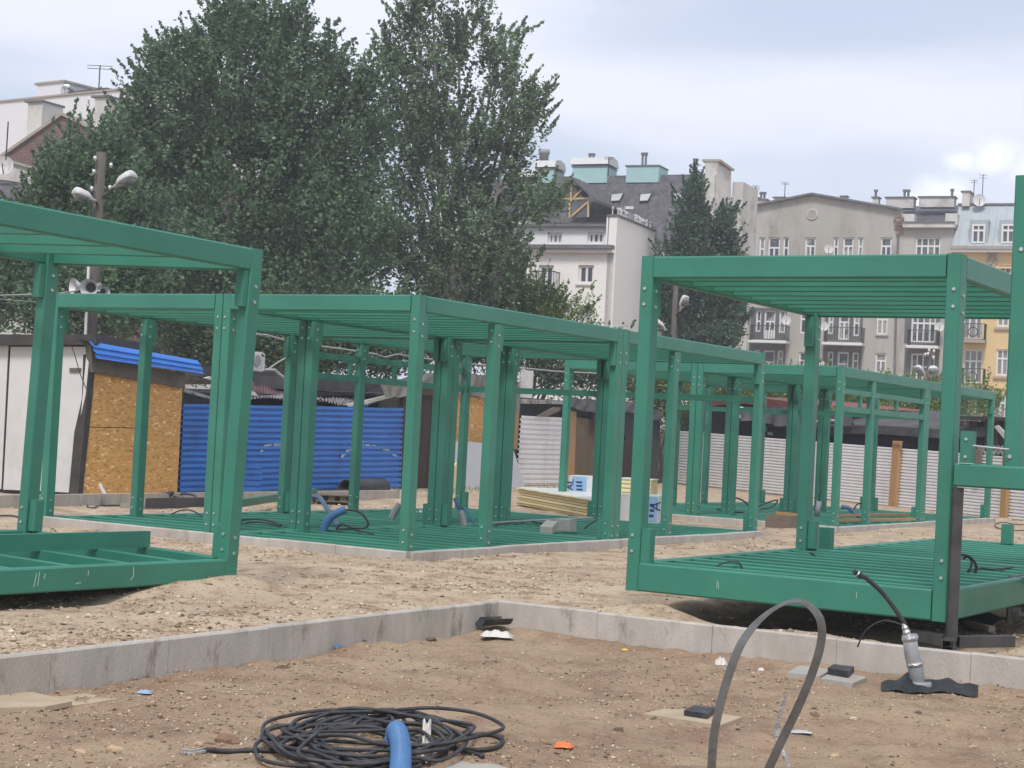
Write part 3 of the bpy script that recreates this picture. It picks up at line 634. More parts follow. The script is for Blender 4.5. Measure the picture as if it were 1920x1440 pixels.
# blue corrugated fence
t = T('corrugated_fence', 'bright blue corrugated metal fence with white scrawls behind the middle frames', 'fence', F1.P(540, 925))
corrugated('corrugated_sheet', F1, (340, 757), (752, 765), (747, 917), (333, 927), 15, .05, BLUESH, t, .0, 4, .004)
corrugated('corrugated_sheet', F1, (400, 868), (486, 873), (483, 926), (398, 924), 5, .03, BLUESH, t, .05, 1, .004)
for x in (345, 470, 600, 740): slabp('fence_post', F1, [(x, 760), (x+5, 760), (x+2, 924), (x-3, 924)], .08, DARKTRIM, t, -.04)
def scrawl(pts, r):
    mb = MB()
    for (x0, y0), (x1, y1) in zip(pts[:-1], pts[1:]):
        k_ = 9
        for i in range(k_):
            if random.random() < .2: continue
            a = F1.P(x0+(x1-x0)*i/k_, y0+(y1-y0)*i/k_+random.uniform(-2, 2), -.046); mb.frame(a, F1.u, F1.n, Vector((0, 0, 1)), random.uniform(.015, .05), .003, random.uniform(.012, .03))
    return mb
scrawl([(642, 855), (655, 842), (675, 836), (700, 836), (722, 842), (735, 850), (745, 858)], 1).build('paint_mark', WHITE_P, t, kind='stuff')
scrawl([(486, 852), (495, 838), (520, 833), (528, 834)], 1).build('paint_mark', WHITE_P, t, kind='stuff')
scrawl([(420, 852), (438, 862)], 1).build('paint_mark', WHITE_P, t, kind='stuff')
# shack behind the blue fence
B1 = F1.off(.8)
t = T('shack', 'dark low shack with patched felt, tin and maroon tile roofing above the blue fence', 'shack', B1.P(560, 900))
slabp('wall', B1, [(350, 735), (755, 745), (750, 915), (350, 925)], 5, FELT_B, t, -.1)
def sheet(mb, pl, tl, tr, br, bl, rise, nu=24, amp=.04, back=0.0, ph=0, freq=60, th=.0):
    A, B, Cc, D = pl.P(*tl, back+rise), pl.P(*tr, back+rise), pl.P(*br, back), pl.P(*bl, back)
    def fn(u, v):
        p = (A*(1-u)+B*u)*(1-v) + (D*(1-u)+Cc*u)*v
        return p + Vector((0, 0, amp*math.sin(u*freq+ph) + amp*.8*math.sin(v*5+u*9+ph)))
    mb.grid(fn, nu, 8); return mb
sheet(MB(), B1, (425, 712), (535, 716), (530, 745), (430, 742), 2.5, 60, .03, -.2, 0, 120).build('tile_roof', MAROON, t)
slabp('roof_edge', B1, [(380, 686), (430, 688), (536, 694), (536, 716), (425, 711), (380, 707)], .5, FELT, t, -2.6)
sheet(MB(), B1, (470, 733), (610, 735), (600, 750), (455, 746), 1.6, 80, .028, -.6, 0, 160).build('tin_sheet', TINROOF, t)
sheet(MB(), B1, (580, 733), (735, 742), (690, 762), (585, 752), 1.4, 70, .035, -.7, 1, 120).build('tin_sheet', TINROOF, t)
slabp('loose_board', B1, [(650, 759), (735, 739), (738, 744), (690, 757), (655, 763)], .05, WHITE_P, t, .8)
slabp('loose_board', B1, [(385, 709), (395, 706), (478, 735), (484, 742), (470, 741)], .06, WHITE_P, t, .3)
slabp('loose_board', B1, [(345, 728), (400, 745), (400, 750), (345, 735)], .06, TINROOF, t, .4)
slabp('roof_felt', B1, [(590, 708), (640, 710), (706, 714), (712, 724), (690, 735), (590, 732)], 1.6, FELT, t, .1)
slabp('roof_felt', B1, [(590, 735), (705, 737), (700, 742), (590, 742)], .6, FELT_B, t, .2)
# grey tarp over the next roof
def cloth(pl, pts_top, pts_bot, back, seed, material, name, parent, amp=.05):
    n_ = 28; A = [pl.P(*p, back) for p in pts_top]; B = [pl.P(*p, back-.12) for p in pts_bot]
    def lerp(L_, u):
        f = u*(len(L_)-1); i = min(int(f), len(L_)-2); f -= i; return L_[i]*(1-f)+L_[i+1]*f
    def fn(u, v):
        p = lerp(A, u)*(1-v)+lerp(B, u)*v
        return p + pl.n*(amp*(math.sin(u*21+seed)+.6*math.sin(u*47+v*4+seed))*(.35+.65*v)) + Vector((0, 0, .02*math.sin(u*33+seed*2)))
    return MB().grid(fn, n_*2, 12).build(name, material, parent)
t = T('hut', 'brown boarded hut with a grey tarpaulin sagging over its roof', 'hut', F1.P(800, 915))
for i in range(5):
    x0 = 757+i*13; slabp('board', F1, [(x0, 742), (x0+12.4, 742), (x0+12.4-9, 920), (x0-9, 920)], .04, BROWN, t, .03+.008*(i % 2))
slabp('body', F1, [(753, 740), (850, 742), (845, 918), (745, 918)], 4, DARKTRIM, t, -.02)
slabp('lintel', F1, [(752, 727), (850, 727), (850, 741), (752, 741)], .15, PATCH, t, .06)
cloth(F1, [(706, 714), (745, 710), (800, 700), (860, 702), (900, 706)], [(722, 746), (748, 745), (790, 728), (850, 738), (900, 745)], -.25, 1, TARP_G, 'tarpaulin', t)
t = T('hut', 'hut of strand board with white foam boards leaning on it', 'hut', F1.P(900, 915))
slabp('strand_board', F1, [(851, 740), (971, 752), (966, 840), (846, 838)], .03, OSB, t, .03)
slabp('body', F1, [(850, 715), (975, 725), (965, 920), (845, 920)], 4, DARKTRIM, t)
slabp('corner_stud', F1, [(961, 770), (974, 770), (970, 842), (957, 842)], .1, WOOD, t, .09)
cloth(F1, [(855, 700), (900, 702), (940, 708), (975, 722)], [(855, 742), (900, 745), (945, 752), (978, 778)], -.22, 3, TARP_G, 'tarpaulin', t)
for k_, pts in enumerate(([(848, 828), (872, 828), (866, 934), (844, 934)], [(874, 827), (930, 834), (924, 933), (868, 932)], [(931, 838), (962, 841), (986, 916), (956, 934), (926, 933)])):
    slabp('foam_board', F1.off(-.5), pts, .05, FOAM, None, .01*k_, label=('narrow', 'wide', 'angled')[k_]+' white foam board leaning on the '+('left', 'middle', 'right')[k_]+' of the strand board hut', cat='foam board', group='foam boards leaning on the hut')
slabp('foam_board', F1.off(-.7), [(848, 880), (857, 868), (853, 932), (846, 934)], .06, YELLOW, None, .0, label='thin yellow foam board on edge left of the white foam boards', cat='foam board')
# white corrugated fence, near piece
t = T('corrugated_fence', 'short white corrugated fence right of the foam boards with a timber post', 'fence', F1.P(1020, 905))
corrugated('corrugated_sheet', F1, (975, 779), (1073, 784), (1066, 910), (966, 910), 14, .045, WHCORR, t, .0, 2)
slabp('timber_post', F1, [(1069, 770), (1081, 772), (1077, 905), (1065, 905)], .1, WOOD, t, .12)
t = T('hut', 'low hut with a plain brown panel and black cloth hanging on its right', 'hut', F1.P(1120, 905))
slabp('panel', F1, [(1081, 782), (1120, 788), (1117, 908), (1077, 906)], .04, mat('brown_panel', (.155, .115, .07), .85, .2, 2), t, .04)
slabp('body', F1, [(975, 745), (1235, 765), (1228, 908), (975, 905)], 4, FELT_B, t, -.15)
slabp('corner_board', F1, [(1167, 765), (1190, 768), (1190, 915), (1165, 915)], .05, BROWN, t, .05)
slabp('corner_board', F1, [(1192, 768), (1214, 768), (1212, 915), (1191, 915)], .05, BROWN, t, .06)
cloth(F1, [(1112, 765), (1140, 768), (1165, 770), (1180, 772)], [(1118, 815), (1140, 800), (1165, 806), (1180, 845)], -.2, 5, TARP, 'cloth', t, .05)
cloth(F1, [(1205, 770), (1215, 770), (1226, 772), (1238, 776)], [(1210, 905), (1219, 912), (1226, 920), (1232, 915)], -.22, 7, mat('dark_cloth', (.05, .046, .042), .9, .3, 3, .4, 8), 'cloth', t, .06)
cloth(F1, [(1068, 745), (1100, 748), (1150, 752), (1180, 752), (1240, 770)], [(1070, 762), (1100, 772), (1150, 780), (1180, 772), (1242, 790)], -.28, 9, FELT, 'roof_felt', t, .05)
slabp('roof_board', F1, [(985, 748), (1065, 752), (1065, 758), (985, 757)], .8, TINROOF, t, .1)
slabp('loose_board', F1, [(1008, 780), (1040, 763), (1052, 764), (1050, 770), (1026, 781)], .04, WOOD_O, t, .2)
# long white corrugated fence
t = T('corrugated_fence', 'long white corrugated metal fence across the right background', 'fence', F2.P(1500, 930))
corrugated('corrugated_sheet', F2, (1240, 805), (1960, 862), (1960, 982), (1232, 903), 19, .045, WHCORR, t, .0, 9)
t2 = T('timber_post', 'tall pine post fixed to the long white fence', 'post', F2.P(1672, 950), 'timber posts on the white fence')
slabp('post', F2, [(1674, 826), (1686, 828), (1677, 955), (1665, 954)], .1, WOOD, t2, .16); slabp('block', F2, [(1674, 826), (1690, 827), (1689, 833), (1674, 832)], .05, WOOD, t2, .21)
slabp('timber_post', F2, [(1880, 846), (1891, 846), (1884, 972), (1874, 971)], .1, WOOD, None, .16, label='pine post on the long white fence near its right end', cat='post', group='timber posts on the white fence')
slabp('timber_post', F2, [(1829, 842), (1838, 842), (1832, 905), (1824, 904)], .08, WOOD_O, None, .16, label='short weathered post on the long white fence behind the propped frame', cat='post', group='timber posts on the white fence')
# sheds behind the long fence
B2 = F2.off(1.2)
t = T('shed', 'black shed with a dull red roof and painted letters behind the white fence', 'shed', B2.P(1340, 880))
slabp('wall', B2, [(1262, 768), (1500, 775), (1500, 920), (1262, 905)], 4, FELT_B, t)
mb = MB(); a_ = [B2.P(1256, 772, -.4), B2.P(1345, 743, -.4), B2.P(1395, 742, -.4), B2.P(1475, 752, -.4), B2.P(1540, 760, -.4)]; c_ = [B2.P(1256, 784, -.4), B2.P(1345, 760, -.4), B2.P(1395, 757, -.4), B2.P(1475, 768, -.4), B2.P(1540, 774, -.4)]
n_ = len(a_); bk = [p - B2.n*4.6 for p in a_]
mb.add(a_+c_+bk, [(i, i+1, n_+i+1, n_+i) for i in range(n_-1)] + [(2*n_+i, 2*n_+i+1, i+1, i) for i in range(n_-1)]); mb.build('roof', REDROOF, t)
def text3d(txt, p, size, u, nrm, material, parent, name='lettering', th=.01):
    cu_ = bpy.data.curves.new(name, 'FONT'); cu_.body = txt; cu_.size = size; cu_.extrude = th; cu_.align_x = 'CENTER'; cu_.align_y = 'CENTER'
    o = bpy.data.objects.new(name, cu_); C.objects.link(o); dg = bpy.context.evaluated_depsgraph_get(); dg.update()
    me = bpy.data.meshes.new_from_object(o.evaluated_get(dg)); bpy.data.objects.remove(o); bpy.data.curves.remove(cu_)
    z = Vector((0, 0, 1)); z = nrm.cross(u); z = z if z.z > 0 or abs(z.z) < .1 else -z
    M = Matrix((u, z, u.cross(z))).transposed().to_4x4(); M.translation = p; me.transform(XF[parent.name].inverted() @ M); me.materials.clear(); me.materials.append(material)
    ob = bpy.data.objects.new(name, me); C.objects.link(ob); ob.parent = parent; return ob
text3d('ZAD', B2.P(1268, 801, -.03), .42, B2.u, B2.n, CURTAIN, t)
slabp('doorway_post', B2, [(1360, 795), (1376, 795), (1374, 900), (1358, 900)], .3, WHITE_P, t, .1)
mb = MB(); mb.poly([B2.P(1362, 762, -.6), B2.P(1382, 762, -.6), B2.P(1387, 784, -.9), B2.P(1360, 783, -.9)], -B2.n*.4); mb.build('canopy', WHITE_P, t)
slabp('felt_flap', B2, [(1383, 765), (1495, 762), (1500, 788), (1470, 792), (1440, 786), (1392, 783)], .3, FELT, t, .5)
cloth(B2, [(1384, 764), (1430, 762), (1470, 764), (1505, 768)], [(1392, 788), (1430, 792), (1470, 800), (1505, 806)], -.95, 2, FELT, 'roof_felt', t, .09)
slabp('notice', B2, [(1427, 800), (1437, 800), (1437, 809), (1427, 809)], .03, DISH, t, .06)
slabp('notice', B2, [(1439, 810), (1448, 810), (1448, 816), (1439, 816)], .03, PORC, t, .06)
t = T('shed', 'long black shed with a sloping grey felt roof behind the white fence', 'shed', B2.P(1680, 920))
slabp('wall', B2, [(1500, 790), (1828, 805), (1828, 950), (1500, 925)], 4, FELT_B, t)
mb = MB(); fr = [B2.P(1500, 800, -.35), B2.P(1640, 797, -.35), B2.P(1780, 806, -.35), B2.P(1850, 800, -.35)]; bkp = [B2.P(1500, 768, 2.6), B2.P(1600, 772, 2.6), B2.P(1770, 772, 2.6), B2.P(1815, 780, 2.6)]
mb.add(fr+bkp, [(i, i+1, 4+i+1, 4+i) for i in range(3)]); mb.add([p - Vector((0, 0, .25)) for p in fr] + fr, [(i, i+1, 5+i, 4+i) for i in range(3)]); mb.build('roof', FELT, t)
cloth(B2, [(1495, 765), (1530, 768), (1560, 775), (1600, 778)], [(1495, 795), (1530, 800), (1555, 792), (1600, 802)], -.5, 4, FELT, 'roof_felt', t, .09)
slabp('roof_board', B2, [(1502, 789), (1560, 786), (1560, 789), (1502, 793)], .1, CHIM, t, .8)
t = T('market_stall', 'brown timber market stall with a raised flap and white trellis at the right', 'stall', B2.P(1860, 950))
slabp('wall', B2, [(1790, 788), (1960, 795), (1960, 980), (1790, 950)], 3, BROWN, t, -.3)
slabp('roof', B2, [(1788, 779), (1960, 785), (1960, 792), (1788, 786)], 3.8, DARKTRIM, t, .5)
for i in range(12): slabp('board', B2, [(1795+i*13, 790), (1806+i*13, 790), (1804+i*13, 855), (1793+i*13, 855)], .04, WOOD_O if i % 3 else BROWN, t, .0+.01*(i % 2))
slabp('flap', B2, [(1864, 800), (1870, 797), (1892, 820), (1888, 830)], .06, CHIM, t, .5)
mb = MB()
for i in range(11):
    for sg in (-1, 1):
        a = B2.P(1832+i*8, 836 if sg > 0 else 852, -.15); b = B2.P(1840+i*8, 852 if sg > 0 else 836, -.15 - .02*sg); mb.bar(a, b, .03, .06)
mb.build('trellis', CHIM, t, kind='stuff')
# air conditioner
t = T('air_conditioner', 'white air conditioner unit standing on the shack roof', 'air conditioner', B1.P(487, 696))
slabp('casing', B1, [(475, 661), (490, 660), (490, 697), (475, 694)], .35, AC, t, .0); slabp('side_panel', B1, [(490.5, 660), (497, 664), (496, 694), (490.5, 697)], .35, AC, t, -.03)
mb = MB(); c_ = B1.P(482, 677, -.01); mb.tube([c_, c_+B1.n*.02], .13, 16); mb.build('fan_grille', GREYP, t)
slabp('vent', B1, [(491.5, 664), (496, 666), (496, 669), (491.5, 667)], .02, DARKTRIM, t, .0)

# ------------------------------------------------------------------ utility poles, lamps and wires
def lamp_head(p, q, w, group, label, glass_down=True, arm=None):
    """p = outer end, q = neck end"""
    p = Vector(p); q = Vector(q); d = (p-q); L = d.length; d.normalize(); x = d.cross(Vector((0, 0, 1))).normalized(); z = x.cross(d)
    t = thing('street_lamp', label, 'street lamp', q, 0, group)
    prof = [(0, .25), (.20, .34), (.34, .72), (.48, .92), (.80, 1.0), (.96, .92), (1, .70)]; vs = []; n = 12
    for s_, r_ in prof:
        for k in range(n):
            a = 2*math.pi*k/n; vs.append(q + d*(L*s_) + x*(math.cos(a)*w/2*r_) + z*(max(math.sin(a), -.12)*w*.45*r_))
    m_ = len(prof); MB().add(vs, [(i*n+k, i*n+(k+1) % n, (i+1)*n+(k+1) % n, (i+1)*n+k) for i in range(m_-1) for k in range(n)] + [tuple(range(n)), tuple(range((m_-1)*n, m_*n))]).build('shell', LAMP, t, True)
    prof = [(.40, .55), (.55, .85), (.78, .9), (.93, .6)]; vs = []
    for s_, r_ in prof:
        for k in range(n):
            a = 2*math.pi*k/n; vs.append(q + d*(L*s_) + x*(math.cos(a)*w/2*r_) + z*(min(math.sin(a), -.05)*w*.42*r_))
    m_ = len(prof); MB().add(vs, [(i*n+k, i*n+(k+1) % n, (i+1)*n+(k+1) % n, (i+1)*n+k) for i in range(m_-1) for k in range(n)] + [tuple(range(n)), tuple(range((m_-1)*n, m_*n))]).build('bowl', GLASSG, t, True)
    if arm: MB().tube([q, (q+Vector(arm))/2 + Vector((0, 0, -.03)), arm], .03, 6).build('arm', DSTEEL, t)
    return t
def pole(label, Y, xt, yt, xb, yb, wpx, zb=-.1):
    p = at_y(xt, yt, Y); q = at_y(xb, yb, Y); q = Vector((p.x, p.y, zb)); r = wpx/2/F*Y
    t = thing('utility_pole', label, 'utility pole', q, 0, 'utility poles')
    MB().tube([q, q.lerp(p, .5), p], [r*1.25, r*1.1, r], 10).build('shaft', POLE, t, True)
    return t, p, r
def insulator(t, p, s=.06):
    mb = MB(); p = Vector(p); mb.tube([p+Vector((0, 0, -s)), p+Vector((0, 0, -s*.3)), p+Vector((0, 0, -.2*s)), p+Vector((0, 0, s*.8)), p+Vector((0, 0, s))], [s*.35, s*.4, s*.75, s*.6, s*.3], 8); mb.build('insulator', PORC, t, True)
t, p, r = pole('old concrete utility pole with loudspeakers in front of the dark trees on the left', 36, 190, 286, 168, 640, 19)
for x, y in ((178, 297), (176, 322), (172, 354), (208, 310), (206, 352)): insulator(t, at_y(x, y, 35.8), .05); MB().tube([at_y(x, y+4, 35.8), at_y(x+(8 if x < 185 else -8), y+6, 36)], .012, 5).build('hook', DSTEEL, t)
MB().tube([at_y(166, 500, 35.75), at_y(160, 632, 35.75)], .028, 8).build('conduit', WHITE_P, t)
lamp_head(at_y(138, 361, 35.5), at_y(180, 378, 35.8), .33, 'street lamps on the left pole', 'pale street lamp head pointing left from the left pole', arm=at_y(186, 384, 36))
lamp_head(at_y(252, 330, 35.5), at_y(212, 353, 35.7), .36, 'street lamps on the left pole', 'pale street lamp head raised to the right of the left pole', arm=at_y(190, 372, 36))
def horn(p, q, w, label):
    p = Vector(p); q = Vector(q)
    t = thing('loudspeaker', label, 'loudspeaker', p, 0, 'horn loudspeakers on the left pole'); d = (q-p)
    k_ = [(0, .18), (.25, .2), (.45, .28), (.7, .5), (.88, .8), (1, 1)]; MB().tube([p+d*a for a, _ in k_], [w*b for _, b in k_], 16, False).build('horn', LAMP, t, True)
    MB().tube([p+d*.75, p+d*.76], [w*.5, w*.5], 16).build('throat', DARKTRIM, t); MB().tube([p-d*.3, p+d*.05], [w*.3, w*.3], 12).build('driver', GREYP, t)
horn(at_y(176, 541, 35.9), at_y(136, 536, 35.6), .17, 'grey horn loudspeaker aimed left on the left pole')
horn(at_y(182, 536, 35.9), at_y(166, 540, 35.35), .19, 'grey horn loudspeaker aimed forward on the left pole')
horn(at_y(180, 545, 35.9), at_y(197, 547, 35.5), .11, 'small grey horn loudspeaker aimed right on the left pole')
t, p, r = pole('slim utility pole in front of the dark evergreen, behind the right kiosk frame', 62, 1268, 520, 1258, 640, 10)
lamp_head(at_y(1288, 556, 61.5), at_y(1274, 584, 61.7), .36, 'street lamps on the middle pole', 'pale street lamp head pointing up right on the pole before the evergreen', arm=at_y(1266, 592, 62))
lamp_head(at_y(1224, 601, 61.5), at_y(1250, 620, 61.7), .36, 'street lamps on the middle pole', 'pale street lamp head pointing up left on the pole before the evergreen', arm=at_y(1261, 632, 62))
t, p, r = pole('slim dark utility pole before the grey tenement on the right', 66, 1743, 658, 1738, 740, 8)
for x, y in ((1742, 657), (1751, 659), (1735, 665), (1740, 664), (1750, 671)): insulator(t, at_y(x, y, 65.8), .07)
lamp_head(at_y(1719, 688, 65.5), at_y(1736, 712, 65.8), .34, 'street lamps on the right pole', 'dark sided street lamp head on the left of the right pole', arm=at_y(1740, 720, 66))
lamp_head(at_y(1751, 690, 65.2), at_y(1744, 708, 65.6), .38, 'street lamps on the right pole', 'pale street lamp head on the right of the right pole', arm=at_y(1741, 714, 66))
p = at_y(989, 695, 56); MB().box((p.x-.22, 56-.2, -.1), (p.x+.2, 56+.2, p.z), .03).build('concrete_post', CHIM, None, label='thick pale concrete post standing above the huts in the middle', cat='post')
def wire(label, Y0, Y1, pts, r=.012, material=WIRE, sag=.0):
    P3 = []; n_ = len(pts)
    for i, (x, y) in enumerate(pts): P3.append(at_y(x, y, Y0+(Y1-Y0)*i/(n_-1)))
    out_ = []
    for i in range(n_-1):
        for k in range(6): out_.append(P3[i].lerp(P3[i+1], k/6) - Vector((0, 0, sag*math.sin(math.pi*k/6))))
    out_.append(P3[-1]); return MB().tube(out_, r, 5).build('cable', material, None, label=label, cat='cable')
wire('pale overhead cable running from the left edge to the pole loudspeakers', 30, 35.5, [(-60, 556), (0, 554), (70, 552), (110, 550), (140, 546), (150, 541)], .018)
wire('thin pale cable hanging below the upper one at the left edge', 30, 35.5, [(-60, 560), (0, 561), (60, 566), (110, 568), (170, 560)], .010)
wire('wavy pale cable strung behind the frames above the blue fence', 33, 52, [(380, 600), (450, 625), (500, 628), (535, 638), (592, 648), (640, 654), (705, 664), (720, 670), (745, 664), (765, 668), (870, 682), (960, 688), (1040, 696), (1120, 700)], .022)
wire('thin dark wire crossing in front of the trees above the hut roof', 33, 36, [(300, 608), (345, 628), (390, 650), (440, 670)], .008, WIRE_D)
wire('thin cable rising from the air conditioner to the frame', 33, 33.5, [(500, 694), (520, 680), (545, 665)], .018)
wire('thick pale cable hanging from the air conditioner to the shack roof', 33, 33.2, [(497, 693), (515, 694), (524, 702), (535, 710)], .03)
wire('dark wire hanging down over the white shed wall', 29.2, 29.3, [(133, 645), (140, 665), (150, 700), (160, 725), (172, 745)], .008, WIRE_D)

# ------------------------------------------------------------------ far buildings
def holed(name, pl, s0, s1, z0, z1, holes, material, parent, depth=.22, fwd=0.0):
    ss = sorted({s0, s1, *[min(max(h[0], s0), s1) for h in holes], *[min(max(h[1], s0), s1) for h in holes]}); zz = sorted({z0, z1, *[min(max(h[2], z0), z1) for h in holes], *[min(max(h[3], z0), z1) for h in holes]})
    mb = MB(); Wp = lambda a, z, b=0: pl.W(a, z, b-fwd)
    for i in range(len(ss)-1):
        for j in range(len(zz)-1):
            cs, cz = (ss[i]+ss[i+1])/2, (zz[j]+zz[j+1])/2
            if any(h[0] < cs < h[1] and h[2] < cz < h[3] for h in holes): continue
            mb.quad(Wp(ss[i], zz[j]), Wp(ss[i+1], zz[j]), Wp(ss[i+1], zz[j+1]), Wp(ss[i], zz[j+1]))
    for h in holes:
        a, b, c, d = h[:4]
        for p, q in (((a, c), (b, c)), ((b, c), (b, d)), ((b, d), (a, d)), ((a, d), (a, c))): mb.quad(Wp(*p), Wp(*q), Wp(*q, depth), Wp(*p, depth))
    return mb.build(name, material, parent)
def window(pl, h, parent, style=(2, .33), bar=.09, depth=.13, fwd=0.0, frame=TRIM, label=None, pane=PANE):
    s0, s1, z0, z1 = h[:4]; mb = MB(); U = pl.u; Z = Vector((0, 0, 1)); Nn = pl.n
    def b(a0, a1, c0, c1, dp=.06, off=0.0):
        c = pl.W((a0+a1)/2, (c0+c1)/2, depth-fwd-off); mb.frame(c, U, Nn, Z, (a1-a0)/2, dp/2, (c1-c0)/2)
    b(s0, s0+bar, z0, z1); b(s1-bar, s1, z0, z1); b(s0+bar, s1-bar, z0, z0+bar); b(s0+bar, s1-bar, z1-bar, z1)
    nm, tr = style[:2]; zt = z1 - (z1-z0)*tr if tr else z1-bar
    top_too = len(style) > 2 and style[2]
    if tr: b(s0+bar, s1-bar, zt-bar*.55, zt+bar*.55, .062)
    for i in range(1, nm):
        c = s0 + (s1-s0)*i/nm; b(c-bar*.5, c+bar*.5, z0+bar, zt-bar*.55 if tr else z1-bar, .058)
        if top_too and tr: b(c-bar*.35, c+bar*.35, zt+bar*.55, z1-bar, .058)
    o = mb.build('window', frame, parent); g = MB(); c = pl.W((s0+s1)/2, (z0+z1)/2, depth-fwd+.035); g.frame(c, U, Nn, Z, (s1-s0)/2, .008, (z1-z0)/2); g.build('pane', random.choice((pane, pane, PANE2, PANE3)), o)
    if label: o['label'] = label
    return o
def hole(pl, cx, y0, y1, wpx):
    s0, z1 = pl.sz(cx-wpx/2, (y0)); s1, _ = pl.sz(cx+wpx/2, y0); sb0, z0 = pl.sz(cx, y1); _, zt = pl.sz(cx, y0)
    c, _ = pl.sz(cx, (y0+y1)/2); w_ = s1-s0; return (c-w_/2, c+w_/2, z0, zt)
def shift(h, pl, cx, cy):     # same window at another place
    s, z = pl.sz(cx, cy); w_ = (h[1]-h[0])/2; q = (h[3]-h[2])/2; return (s-w_, s+w_, z-q, z+q)
def block(name, pl, s0, s1, z0, z1, b0, b1, material, parent, **k):
    mb = MB(); c = pl.W((s0+s1)/2, (z0+z1)/2, (b0+b1)/2); mb.frame(c, pl.u, pl.n, Vector((0, 0, 1)), (s1-s0)/2, (b1-b0)/2, (z1-z0)/2); return mb.build(name, material, parent, **k)
def pblock(name, pl, x0, x1, y0, y1, b0, b1, material, parent, **k):
    s0, _ = pl.sz(x0, (y0+y1)/2, b0); s1, _ = pl.sz(x1, (y0+y1)/2, b0); _, z1 = pl.sz((x0+x1)/2, y0, b0); _, z0 = pl.sz((x0+x1)/2, y1, b0)
    return block(name, pl, s0, s1, z0, z1, b0, b1, material, parent, **k)
def railing(pl, s0, s1, z0, h, out_, parent, ornate=False):
    mb = MB(); Z = Vector((0, 0, 1)); r = .022
    pts = [pl.W(s0, 0, 0), pl.W(s0, 0, -out_), pl.W(s1, 0, -out_), pl.W(s1, 0, 0)]
    for a, b in zip(pts[:-1], pts[1:]):
        for zz in (z0+.06, z0+h): mb.bar(a+Z*zz, b+Z*zz, .04, .04)
        n_ = max(2, int((b-a).length/.16))
        for i in range(n_+1):
            p = a.lerp(b, i/n_); mb.bar(p+Z*(z0+.06), p+Z*(z0+h), r, r, (0, 1, 0))
        if ornate:
            k_ = 14
            for i in range(int((b-a).length/.8)):
                c = a.lerp(b, (i+.5)/max(1, int((b-a).length/.8)))+Z*(z0+h*.5); d = (b-a).normalized()
                mb.tube([c + d*math.cos(6.28*j/k_)*.28 + Z*math.sin(6.28*j/k_)*.28 for j in range(k_+1)], .03, 4, False)
    return mb.build('railing', RAIL, parent)
def dish(parent_pl, x, y, back, r, label, tz=.15, group='satellite dishes'):
    p = parent_pl.P(x, y, back); nrm = (parent_pl.n + Vector((.25, 0, tz))).normalized(); X = nrm.orthogonal().normalized(); Y_ = nrm.cross(X)
    t = thing('satellite_dish', label, 'satellite dish', p, 0, group); mb = MB(); rings = 5; n = 18; vs = [p]
    for i in range(1, rings+1):
        for k in range(n): a = 6.283*k/n; rr = r*i/rings; vs.append(p + X*math.cos(a)*rr + Y_*math.sin(a)*rr + nrm*(rr*rr/r*.25))
    fs = [(0, 1+k, 1+(k+1) % n) for k in range(n)] + [(1+i*n+k, 1+(i+1)*n+k, 1+(i+1)*n+(k+1) % n, 1+i*n+(k+1) % n) for i in range(rings-1) for k in range(n)]
    mb.add(vs, fs); mb.build('reflector', DISH, t, True); MB().tube([p - Y_*0 - Vector((0, 0, r)) + nrm*.1, p+nrm*r*.8], .02, 5).build('feed_arm', RAIL, t)
    MB().tube([p, p-parent_pl.n*.35], .03, 5).build('mount', RAIL, t); return t
def antenna(Y, x, yt, yb, label, lean=0, n_el=4, w=.5, r=.03, parent=None, base_z=None):
    p = at_y(x, yb, Y); q = at_y(x, yt, Y); q.x = p.x + lean
    t = thing('antenna', label, 'antenna', p, 0, 'roof antennas')
    MB().tube([p, q], r, 5).build('mast', RAIL, t); mb = MB()
    for i in range(n_el):
        c = p.lerp(q, .98-.09*i); mb.bar(c-Vector((w*.5, 0, 0)), c+Vector((w*.5, 0, 0)), r*.8, r*.8)
    if n_el: mb.build('elements', RAIL, t)
    return t
def cap(name, pl, x0, x1, y, h, b0, b1, material, parent, over=.08):
    s0, _ = pl.sz(x0, y, b0); s1, _ = pl.sz(x1, y, b0); _, z = pl.sz((x0+x1)/2, y, b0); return block(name, pl, s0-over, s1+over, z+.003, z+h, b0-over, b1+over, material, parent)

UA = Vector((.92, -.39, 0))
# grey tenement and its right-hand neighbour
Tn = Plane(at_y(1580, 840, 110), UA)
GT = T('tenement', 'old grey plastered tenement with a wide gable and small balconies', 'tenement', Tn.P(1530, 860))
rows = []
WT = []   # (px cx, y0, y1, w, style, group)
for cx, w_, st in ((1389, 12, (1, .3)), (1428.5, 11, (1, .5)), (1451, 22, (2, .45)), (1473.5, 11, (1, .45)), (1519, 20, (2, .38)), (1567, 10, (1, .4)), (1590, 20, (2, .38)), (1613, 10, (1, .4)), (1661, 21, (2, .38))): WT.append((cx, 445, 488, w_, st))
for cx, w_, y1, st in ((1422, 10, 622, (1, .5)), (1443, 21, 634, (2, .4)), (1466.5, 12, 624, (1, .5)), (1558, 10, 626, (1, .5)), (1582.5, 20, 637, (2, .4)), (1606, 12, 630, (1, .5)), (1654, 21, 627, (2, .38))): WT.append((cx, 582, y1, w_, st))
for cx, w_, y0, y1, st in ((1419, 11, 656, 697, (1, .4)), (1441, 22, 657, 712, (2, .4)), (1462.5, 11, 657, 697, (1, .4)), (1556.5, 11, 659, 698, (1, .4)), (1580, 21, 660, 716, (2, .4)), (1603.5, 12, 661, 700, (1, .4)), (1651, 21, 662, 700, (2, .38))): WT.append((cx, y0, y1, w_, st))
for cx in (1389, 1500): pass
